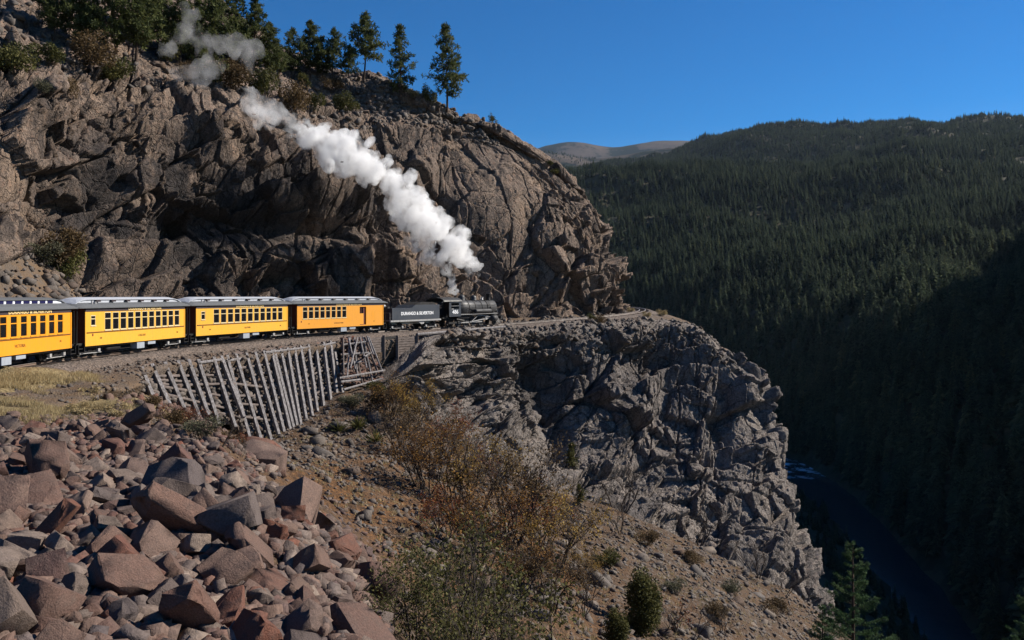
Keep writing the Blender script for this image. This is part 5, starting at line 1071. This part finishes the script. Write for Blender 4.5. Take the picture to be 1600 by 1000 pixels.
# --- behind the train, left
BVIS = BENCH[:, :70]
for px_, yb, hp, wr, me, nm, lab in [(95, 418, 70, 1.1, BU['b'][0], 'bush', 'brown leafless looking bush on the slope above the coaches'), (132, 425, 74, .75, BU['j'][1], 'bush', 'green bush beside the brown bush on the slope above the coaches'), (60, 412, 40, 1.3, BU['g'][0], 'bush', 'low grey brush left of the brown bush above the coaches'), (266, 474, 52, .8, BU['p'][0], 'pine_sapling', 'small green pine sapling at the cliff foot behind the coaches')]:
    L_ = snap(BVIS, px_, yb, 5); hh = hp/FPX*L_[1]/(4 if nm == 'pine_sapling' else 2); plant_thing(nm, me, L_-[0, 0, .1], px_, (hh*wr, hh*wr, hh), lab, 'bush' if nm == 'bush' else 'sapling', None, ('stems', 'foliage'))
# --- scrub oaks in the gully
OK = [oak(70+k, 4.5, .6, 7, .09, 5, ('oakleaf', 'goldleaf', 'brownscrub', 'redleaf')[k], 4, -.02) for k in range(4)]+[oak(80, 4.5, .6, 7, .08, 1)]; RED = oak(82, 4.5, .7, 5, .09, 4, 'redleaf', 3); BARE = oak(83, 4.5, .7, 4, .08, 0)
OH = [mesh_h(q) for q in OK]; RH = mesh_h(RED); BH = mesh_h(BARE)
for k, (px_, yb, hp, me, lab) in enumerate([
    (628, 606, 52, 4, 'thin oak brush at the top of the gully below the plank wall'), (612, 650, 66, 0, 'oak brush below the collapsed cribbing'), (645, 668, 80, 1, 'golden oak brush at the edge of the pale rock'), (640, 720, 105, 2, 'oak thicket on the dirt slope, upper left of the gully'),
    (690, 720, 95, 3, 'oak brush against the lower left rocks of the cliff'), (668, 770, 130, 0, 'tall oak stems casting shadow on the dirt slope'), (712, 790, 140, 4, 'grey twiggy oak in the middle of the gully'), (745, 800, 130, 1, 'golden oak right of the twiggy oak in the gully'), (765, 760, 75, 3, 'small oak at the cliff foot behind the gully oaks'),
    (792, 850, 165, 2, 'tallest golden oak in the centre of the gully'), (752, 880, 150, 0, 'oak with bare dark stems left of the tallest oak'), (835, 855, 120, 3, 'orange oak right of the tallest oak'), (868, 880, 125, 1, 'rightmost orange oak of the gully thicket'), (860, 950, 130, 2, 'dark stemmed oak below the rightmost orange oak'), (905, 960, 90, 4, 'thin oak at the lower right of the thicket'),
    (810, 930, 110, 0, 'orange oak just behind the near juniper'), (700, 845, 95, 3, 'low oak on the shaded scree'), (895, 840, 60, 4, 'small sparse oak under the cliff foot'), (915, 905, 55, 1, 'small orange oak on the scree right of the thicket')]):
    L_ = snap(GV, px_, yb, 3); f = 1.0*hp/FPX*L_[1]/OH[me]; plant_thing('scrub_oak', OK[me], L_-[0, 0, .1], k*2.4, (f*1.05, f*1.05, f), lab, 'scrub oak', 'scrub oaks in the gully', ('branches', 'leaves'))
for px_, yb, hp, me, nm, lab in [(985, 775, 82, BARE, 'bare_shrub', 'bare grey shrub at the foot of the big cliff'), (1098, 842, 68, BARE, 'bare_shrub', 'bare shrub on the slope below the right cliff'), (1190, 892, 70, BARE, 'bare_shrub', 'bare shrub near the right end of the cliff foot'), (970, 830, 60, BARE, 'bare_shrub', 'leafless shrub on the orange scree'), (1040, 985, 62, RED, 'red_shrub', 'red leaved shrub behind the dense rounded evergreen bush'), (1075, 1000, 60, BARE, 'bare_shrub', 'grey twiggy shrub right of the red leaved shrub'),
                              (300, 672, 46, RED, 'red_shrub', 'red brown brush below the left crib posts'), (262, 655, 34, RED, 'red_shrub', 'reddish shrub left of the crib wall foot'), (340, 700, 50, BARE, 'bare_shrub', 'dark tangled brush under the middle of the crib wall'), (372, 715, 40, RED, 'red_shrub', 'rusty brush beside the dark outcrop'), (1130, 990, 40, BARE, 'bare_shrub', 'small bare shrub at the bottom of the right slope'), (1225, 930, 40, BARE, 'bare_shrub', 'small bare shrub on the cliff end')]:
    L_ = snap(GV, px_, yb, 3); f = hp/FPX*L_[1]/(RH if me is RED else BH); plant_thing(nm, me, L_-[0, 0, .08], px_, (f*1.3, f*1.3, f), lab, 'shrub', None, ('branches', 'leaves'))
for k, (px_, yb, hp, kk, lab) in enumerate([(236, 640, 24, 'b', 'low brown scrub at the left foot of the crib wall'), (268, 668, 34, 'b', 'brown scrub between the boulders and the crib wall'), (312, 690, 40, 'g', 'grey scrub on the bank under the crib wall'), (352, 712, 46, 'b', 'dark brown scrub above the rock outcrop'), (215, 650, 22, 'g', 'grey sage at the edge of the dry grass'), (545, 640, 26, 'g', 'grey scrub on the dirt right of the crib wall'), (600, 640, 34, 'b', 'brown scrub below the collapsed cribbing poles'), (585, 620, 26, 'j', 'green scrub at the foot of the collapsed cribbing'),
    (1085, 880, 22, 'b', 'rusty low scrub on the right scree'), (1150, 930, 24, 'g', 'grey low scrub on the right scree'), (1010, 850, 24, 'b', 'brown low scrub under the big cliff'), (945, 880, 26, 'j', 'small green scrub among the scree stones'), (1060, 930, 26, 'g', 'sage tuft beside the red shrub'), (1120, 960, 24, 'b', 'brown tuft at the bottom of the right slope'), (1210, 960, 26, 'b', 'brown tuft near the cliff end')]):
    L_ = snap(GV, px_, yb, 3); f = hp/FPX*L_[1]/2; plant_thing('scrub', BU[kk][k % len(BU[kk])], L_-[0, 0, .08], k*1.9, (f*1.5, f*1.5, f), lab, 'scrub', None, ('stems', 'foliage'))
# --- near junipers, young pines and firs
J1 = oak(90, 3.4, .75, 7, .06, 5, 'juniper', 4); J2 = oak(91, 3.0, .8, 7, .06, 5, 'juniper', 4); JH = {id(J1): mesh_h(J1), id(J2): mesh_h(J2)}
for px_, d, ytop, me, h0, lab in [(700, 17, 812, J1, 3.6, 'big open green juniper at the bottom centre with dark stems'), (775, 19, 838, J2, 3.2, 'second green juniper right of the big one at the bottom'), (640, 15.5, 880, J2, 3.2, 'low green juniper at the edge of the boulders'), (735, 14.5, 905, J1, 3.6, 'green juniper branches along the bottom edge')]:
    X = (px_-800)/FPX*d; zt = -(ytop-HY)/FPX*d; z0 = gz(X, d)-.1; f = (zt-z0)/JH[id(me)]; plant_thing('juniper', me, (X, d, z0), px_*.7, (max(f, .75),)*2+(f,), lab, 'juniper', None, ('branches', 'foliage'))
def fir(seed, h=5, k=13):
    p = Plant(seed); r = p.r; p.tube([(0, 0, -.2), (0, 0, h*.5), (.02, 0, h)], [h*.016, h*.009, .008], 6)
    for i in range(int(h*15)):
        f = (i+r.random())/(h*15); f = f**.9; a = r.uniform(0, 6.283); l = h*.30*(1-f)**.8*r.uniform(.65, 1.2)+.1; z0 = h*f; tt = np.linspace(0, 1, 6); B_ = np.stack([np.cos(a)*l*tt, np.sin(a)*l*tt, z0+l*(.05*tt+.28*tt**2-.12)], 1); p.tube(B_, np.linspace(.012, .004, 6), 3)
        side = np.array([-math.sin(a), math.cos(a), 0]); C = [B_[-1]]
        for q in np.linspace(.25, .95, max(2, int(l/.10))):
            b0 = np.array([np.interp(q, tt, B_[:, j]) for j in range(3)]); C.append(b0)
            for sg in (-1, 1):
                e = b0+(side*sg*.7+np.array([math.cos(a), math.sin(a), .1]))*l*.30*(1-q*.6)
                for w_ in (.4, .75, 1): C.append(b0+(e-b0)*w_)
        p.spikes(np.array(C), 6, .075, .016, .25, np.full(len(C), r.uniform(.2, .9)))
    p.spikes([(0.02, 0, h-.05*j) for j in range(8)], 5, .07, .015, .6); return p.meshes(M['bark'], M['fir'])
F1 = fir(95, 4.8); F2 = fir(96, 3.2)
for px_, d, ytop, me, h0, lab in [(1333, 30, 846, F1, 4.8, 'young fir with a pointed leader above the river at bottom right'), (1612, 26, 918, F1, 4.8, 'young fir cut by the right edge at the bottom'), (1285, 29, 945, F2, 3.2, 'small low fir left of the pointed young fir')]:
    X = (px_-800)/FPX*d; zt = -(ytop-HY)/FPX*d; plant_thing('young_fir', me, (X, d, zt-h0), px_*.7, 1.0, lab, 'young fir', None)
RBU = bush(98, 2.4, .85, 9000, .085, 'juniper', 16, .35, cone=.55); RBH = mesh_h(RBU); PB = pine(97, 3, .27, .04, 110, 0, 1, 'juniper', 12, .22)
for px_, yb, hp, lab in [(1005, 990, 100, 'dense rounded green evergreen bush on the lower slope'), (965, 1010, 62, 'lower green evergreen bush left of the dense rounded one'), (894, 728, 36, 'small evergreen clinging to the cliff face'), (908, 786, 30, 'little evergreen at the foot of the cliff face'), (1280, 640, 60, 'tree top showing beyond the cliff end')][:4]:
    L_ = snap(GV if yb > 760 else LOWER, px_, yb, 4); big = yb > 900; f = hp/FPX*L_[1]/(RBH if big else 3); plant_thing('pine_bush', RBU if big else PB, L_-[0, 0, .1], px_, (f*1.15, f*1.15, f), lab, 'evergreen', None, ('stems', 'foliage'))
def yucca(seed):
    p = Plant(seed); p.spikes(np.zeros((1, 3))+[0, 0, .05], 90, .7, .05, .7); return p.meshes(M['bark'], M['juniper'])
YU = yucca(5)
for px_, yb, lab in [(526, 674, 'larger spiky yucca on the dirt below the crib wall'), (562, 668, 'smaller spiky yucca right of the larger one'), (588, 690, 'spiky plant on the dirt beside the oak brush')]:
    L_ = snap(GV, px_, yb, 3); plant_thing('yucca', YU, L_, px_, 1.3, lab, 'yucca', None)
# --- pale rabbitbrush and grass on the shelf
RB = bush(50, 1, .8, 1500, .10, 'drygrass', 6, .2)
for px_, yb, lab in [(122, 648, 'pale tan rabbitbrush in the grass, nearest the boulders'), (178, 652, 'pale rabbitbrush right of the other on the grassy shelf'), (140, 622, 'faded shrub at the back of the grassy shelf'), (705, 520, 'dry shrub')][:3]:
    L_ = snap(GV, px_, yb, 4); plant_thing('rabbitbrush', RB, L_-[0, 0, .05], px_, 24/FPX*L_[1], lab, 'shrub', None, ('stems', 'foliage'))
for px_, yb, me, f, lab in [(938, 506, BU['b'][1], .9, 'rusty shrub on the track bed near the cliff nose'), (925, 499, BU['j'][0], .7, 'small green shrub by the track ahead of the train'), (1010, 492, RB, 1.0, 'pale dry shrub on the nose of the ledge'), (1035, 490, RB, 1.2, 'tan grass clump at the end of the ledge'), (985, 484, RB, .9, 'dry grass clump where the track disappears')]:
    L_ = snap(BENCH, px_, yb, 4); plant_thing('shrub', me, L_-[0, 0, .05], px_, f, lab, 'shrub', None, ('stems', 'foliage'))
def grass(name, P, h, w_, seed, k=7):
    r = np.random.default_rng(seed); C = np.repeat(P, k, 0)+np.concatenate([r.normal(size=(len(P)*k, 2))*.06, np.zeros((len(P)*k, 1))], 1); N = len(C); d = np.stack([r.normal(size=N)*.4, r.normal(size=N)*.4, np.ones(N)], 1)*h*r.uniform(.5, 1.2, (N, 1)); a = r.uniform(0, 6.28, N); e = np.stack([np.cos(a), np.sin(a), np.zeros(N)], 1)*w_
    V = np.stack([C-e, C+e, C+d], 1); me = raw_mesh(name, V.reshape(-1, 3), np.arange(N*3).reshape(N, 3), [M['drygrass']]); attr(me, 'tint', np.repeat(r.random(N), 3)); return props(link(name, me), kind='stuff')
def ground_pts(n, poly, d0, d1, xr, seed):
    r = np.random.default_rng(seed); out = []
    while len(out) < n:
        y = r.uniform(d0, d1, 5000); x = r.uniform(*xr, 5000)*y; z = gza(x, y); ok = inpoly(800+FPX*x/y, HY-FPX*z/y, poly) & (fbm(x*.7, y*.7, 2, seed) > -.12); out += list(np.stack([x, y, z], 1)[ok])
    return np.array(out[:n])
grass('dry_grass', ground_pts(5200, [(-60,585),(190,585),(210,640),(150,660),(-60,675)], 26, 50, (-.75, -.4), 3), .26, .012, 4)
grass('slope_grass', ground_pts(2600, MID, 28, 92, (-.35, .42), 7), .22, .02, 8)
# ------------------------------------------------------------------ forest on the mountainside
FC = [far_conifer(200, 18, .17, 17, 9), far_conifer(201, 18, .24, 14, 9), far_conifer(202, 18, .20, 16, 9), far_conifer(203, 15, .30, 12, 10)]
def forest_points():
    r = np.random.default_rng(77); V = VAL; A = V[:-1, :-1]; B_ = V[:-1, 1:]; C_ = V[1:, :-1]; area = np.linalg.norm(np.cross(B_-A, C_-A), axis=-1); cen = (A+V[1:, 1:])/2
    px = 800+FPX*cen[..., 0]/cen[..., 1]; d = cen[..., 1]; row = (VTR[:-1, None]+0*area)
    dens = np.where(d < 900, 1/26., np.where(d < 1600, 1/36., 1/60.))*(px > 840)*(px < 1720)*((row > 2.95) | (row < .97))*(cen[..., 2] > -78)
    dens = dens*np.clip(1.15+1.3*fbm(cen[..., 0]*.008, cen[..., 1]*.008, 3, 900), .35, 1.3)
    lam = area*dens; n = r.poisson(lam); i, j = np.nonzero(n); i = np.repeat(i, n[np.nonzero(n)]); j = np.repeat(j, n[np.nonzero(n)]); a = r.random((len(i), 1)); b_ = r.random((len(i), 1))
    P = (V[i, j]*(1-a)+V[i, j+1]*a)*(1-b_)+(V[i+1, j]*(1-a)+V[i+1, j+1]*a)*b_; return P, r, VTR[i] < 1
FP, r, nbank = forest_points()
for R_ in (RIDGE1,):
    q = R_[3:30].reshape(-1, 3); 
    q = q[np.random.default_rng(5).integers(len(q), size=14000)]; q = q+np.random.default_rng(6).normal(size=q.shape)*[12, 22, 0]; ok = fbm(q[:, 0]*.003, q[:, 1]*.004, 4, 33) > .02; pxq = 800+FPX*q[:, 0]/q[:, 1]; q = q[ok & (pxq > 820) & (pxq < 1250)]; FP = np.concatenate([FP, q]); nbank = np.concatenate([nbank, np.zeros(len(q), bool)])
pxs = 800+FPX*FP[:, 0]/FP[:, 1]; pys = HY-FPX*FP[:, 2]/FP[:, 1]
vis = ~nbank & (pxs > 900) & (pxs < 1610) & (pys < 740) & (FP[:, 1] < 700) & ((pxs-1180)*.62+540 > pys-60)
order = np.flatnonzero(vis); order = order[np.argsort(FP[order, 1])]
near = order[::max(1, len(order)//300)][:300]; near = np.sort(near); rest = np.setdiff1d(np.arange(len(FP)), near)
sc = .32+.9*r.beta(1.6, 2.6, len(FP)); sc[nbank] *= .35; rz = r.uniform(0, 6.28, len(FP))
for i in near:
    o = plant_thing('conifer', FC[i % 4], FP[i]-[0, 0, .4], rz[i], (sc[i]*1.05, sc[i]*1.05, sc[i]), 'dark conifer standing among many on the shaded valley slope across the river', 'conifer', 'conifers on the far valley slope')
me = bpy.data.meshes.new('forest'); P = FP[rest]; me.vertices.add(len(P)); me.vertices.foreach_set('co', P.astype(np.float32).ravel())
attr(me, 'sc', sc[rest]); attr(me, 'rz', rz[rest]); a = me.attributes.new('vi', 'INT', 'POINT'); a.data.foreach_set('value', (np.arange(len(P)) % 4).astype(np.int32))
fo = link('forest', me); props(fo, kind='stuff')
srcs = []
for k, (tm, cm) in enumerate(FC):
    V = np.zeros(len(cm.vertices)*3, np.float32); cm.vertices.foreach_get('co', V); n = len(cm.polygons); I = np.zeros(n*4, np.int32); cm.loops.foreach_get('vertex_index', I)
    m_ = raw_mesh('conifer_far', V.reshape(-1, 3), I.reshape(-1, 4), [M['needle_far']]); tv = np.zeros(len(V)//3, np.float32); cm.attributes['tint'].data.foreach_get('value', tv); attr(m_, 'tint', tv); srcs.append(bpy.data.objects.new('conifer_far', m_))
ng = bpy.data.node_groups.new('forest', 'GeometryNodeTree'); ng.interface.new_socket('Geometry', in_out='INPUT', socket_type='NodeSocketGeometry'); ng.interface.new_socket('Geometry', in_out='OUTPUT', socket_type='NodeSocketGeometry')
N_ = ng.nodes; gi = N_.new('NodeGroupInput'); go = N_.new('NodeGroupOutput'); iop = N_.new('GeometryNodeInstanceOnPoints'); g2i = N_.new('GeometryNodeGeometryToInstance')
for s_ in srcs[::-1]:
    oi = N_.new('GeometryNodeObjectInfo'); oi.inputs['Object'].default_value = s_; oi.inputs['As Instance'].default_value = True; ng.links.new(oi.outputs['Geometry'], g2i.inputs[0])
def named(n, ty):
    q = N_.new('GeometryNodeInputNamedAttribute'); q.data_type = ty; q.inputs['Name'].default_value = n; return q.outputs['Attribute']
cx = N_.new('ShaderNodeCombineXYZ'); ng.links.new(named('rz', 'FLOAT'), cx.inputs[2]); ng.links.new(cx.outputs[0], iop.inputs['Rotation']); ng.links.new(named('sc', 'FLOAT'), iop.inputs['Scale']); ng.links.new(named('vi', 'INT'), iop.inputs['Instance Index'])
iop.inputs['Pick Instance'].default_value = True; ng.links.new(gi.outputs[0], iop.inputs['Points']); ng.links.new(g2i.outputs[0], iop.inputs['Instance']); ng.links.new(iop.outputs[0], go.inputs[0])
md = fo.modifiers.new('scatter', 'NODES'); md.node_group = ng
print('forest points', len(FP))

# ------------------------------------------------------------------ steam
def puffs(spec, seed, sub=7, voxel=.22, name='plume'):
    r = np.random.default_rng(seed); mb = []
    ico = bmesh.new(); bmesh.ops.create_icosphere(ico, subdivisions=2, radius=1); ico.verts.index_update(); IV = np.array([v_.co for v_ in ico.verts]); IF = np.array([[v_.index for v_ in f.verts] for f in ico.faces]); ico.free()
    VV = []; FF = []; n = 0
    def ball(c, rad):
        nonlocal n
        VV.append(IV*rad+c); FF.append(IF+n); n += len(IV)
    for (px, py, rp, d) in spec:
        c = at(px+r.normal()*rp*.18, py+r.normal()*rp*.18, d+r.normal()*.6); rad = rp/FPX*d*r.uniform(.8, 1.15); ball(c, rad*.82)
        for _ in range(sub+3):
            q = r.normal(size=3); q /= np.linalg.norm(q); ball(c+q*rad*r.uniform(.65, 1.25), rad*r.uniform(.18, .5))
    me = raw_mesh(name, np.concatenate(VV), np.concatenate(FF)); o = bpy.data.objects.new(name, me); COL.objects.link(o); md = o.modifiers.new('r', 'REMESH'); md.mode = 'VOXEL'; md.voxel_size = voxel
    dg = bpy.context.evaluated_depsgraph_get(); m2 = bpy.data.meshes.new_from_object(o.evaluated_get(dg)); COL.objects.unlink(o); bpy.data.objects.remove(o)
    V = np.zeros(len(m2.vertices)*3, np.float32); m2.vertices.foreach_get('co', V); V = V.reshape(-1, 3); Nn = np.zeros(len(V)*3, np.float32); m2.vertices.foreach_get('normal', Nn); Nn = Nn.reshape(-1, 3)
    V += Nn*(.95*fbm(V[:, 0]*.9+V[:, 1]*.7, V[:, 2]*.9+V[:, 1]*.5, 4, seed))[:, None]; m2.vertices.foreach_set('co', V.ravel()); m2.update(); return m2
def steam_mat(name, dens, lo, hi, scale=.7):
    m = bpy.data.materials.new(name); m.use_nodes = True; t = m.node_tree; t.nodes.remove(t.nodes['Principled BSDF']); out = t.nodes['Material Output']
    pv = nd(t, 'ShaderNodeVolumePrincipled', {'Color': (.995, .995, .995, 1), 'Anisotropy': .2}); n1 = noise(t, pos(t), scale, 4, .6); dn = math_n(t, 'MULTIPLY', ramp(t, n1, [(lo, 0), (hi, 1)]), dens); t.links.new(dn, pv.inputs['Density']); t.links.new(pv.outputs[0], out.inputs['Volume']); return m
M['steam'] = steam_mat('dense steam', 1.5, .34, .66, .9); M['steam_thin'] = steam_mat('thin steam', .55, .40, .70, .45); M['wisp'] = steam_mat('fading steam', .28, .38, .75, .4)
st = empty('steam_plume', tuple(at(705, 455, 99.5))); props(st, 'white plume of steam drifting up and left from the locomotive', 'steam')
main = [(738,418,9,100),(724,402,22,100),(702,384,27,99.5),(678,360,28,99),(655,335,30,98.5),(634,312,32,98),(612,290,32,97),(586,268,34,96),(560,254,32,95),(534,240,32,94),(508,224,27,93),(486,212,23,92.5)]
jet = [(712,459,3.5,99.9),(711,453,5,99.7),(709,446,7,99.6),(704,434,9,99.5),(696,420,10,99.4),(684,406,11,99.2),(670,394,11,99),(655,384,10,98.8)]
thin = [(742,424,16,100),(470,204,20,92),(448,194,22,91),(424,180,24,90),(402,164,24,89.5),(384,148,20,89),(660,400,12,98.8),(640,378,14,98.5)]
wisp = [(386,78,22,88),(366,66,18,88),(350,74,18,88),(300,28,18,86),(286,50,18,86),(318,64,20,86.5),(262,80,16,86),(300,120,20,86),(320,100,18,87)]
for nm, sp, mt, sd_, sb, vx in (('billow', main, 'steam', 3, 9, .22), ('jet', jet, 'steam', 4, 5, .12), ('thin_trail', thin, 'steam_thin', 5, 7, .25), ('wisp', wisp, 'wisp', 6, 6, .3)):
    m2 = puffs(sp, sd_, sb, vx, nm); m2.materials.clear(); m2.materials.append(M[mt]); m2.transform(Matrix.Translation(-Vector(st.location))); link(nm, m2, st)

# ------------------------------------------------------------------ clear mountain air
m = bpy.data.materials.new('thin air'); m.use_nodes = True; t = m.node_tree; t.nodes.remove(t.nodes['Principled BSDF'])
pv = nd(t, 'ShaderNodeVolumePrincipled', {'Color': (.62, .78, 1, 1), 'Density': 1.5e-5, 'Anisotropy': .2}); t.links.new(pv.outputs[0], t.nodes['Material Output'].inputs['Volume']); M['air'] = m
mb = MB(); mb.box(-9000, 9000, -60, 9500, -131, 1750); props(mb.build('haze', M['air']), kind='stuff')
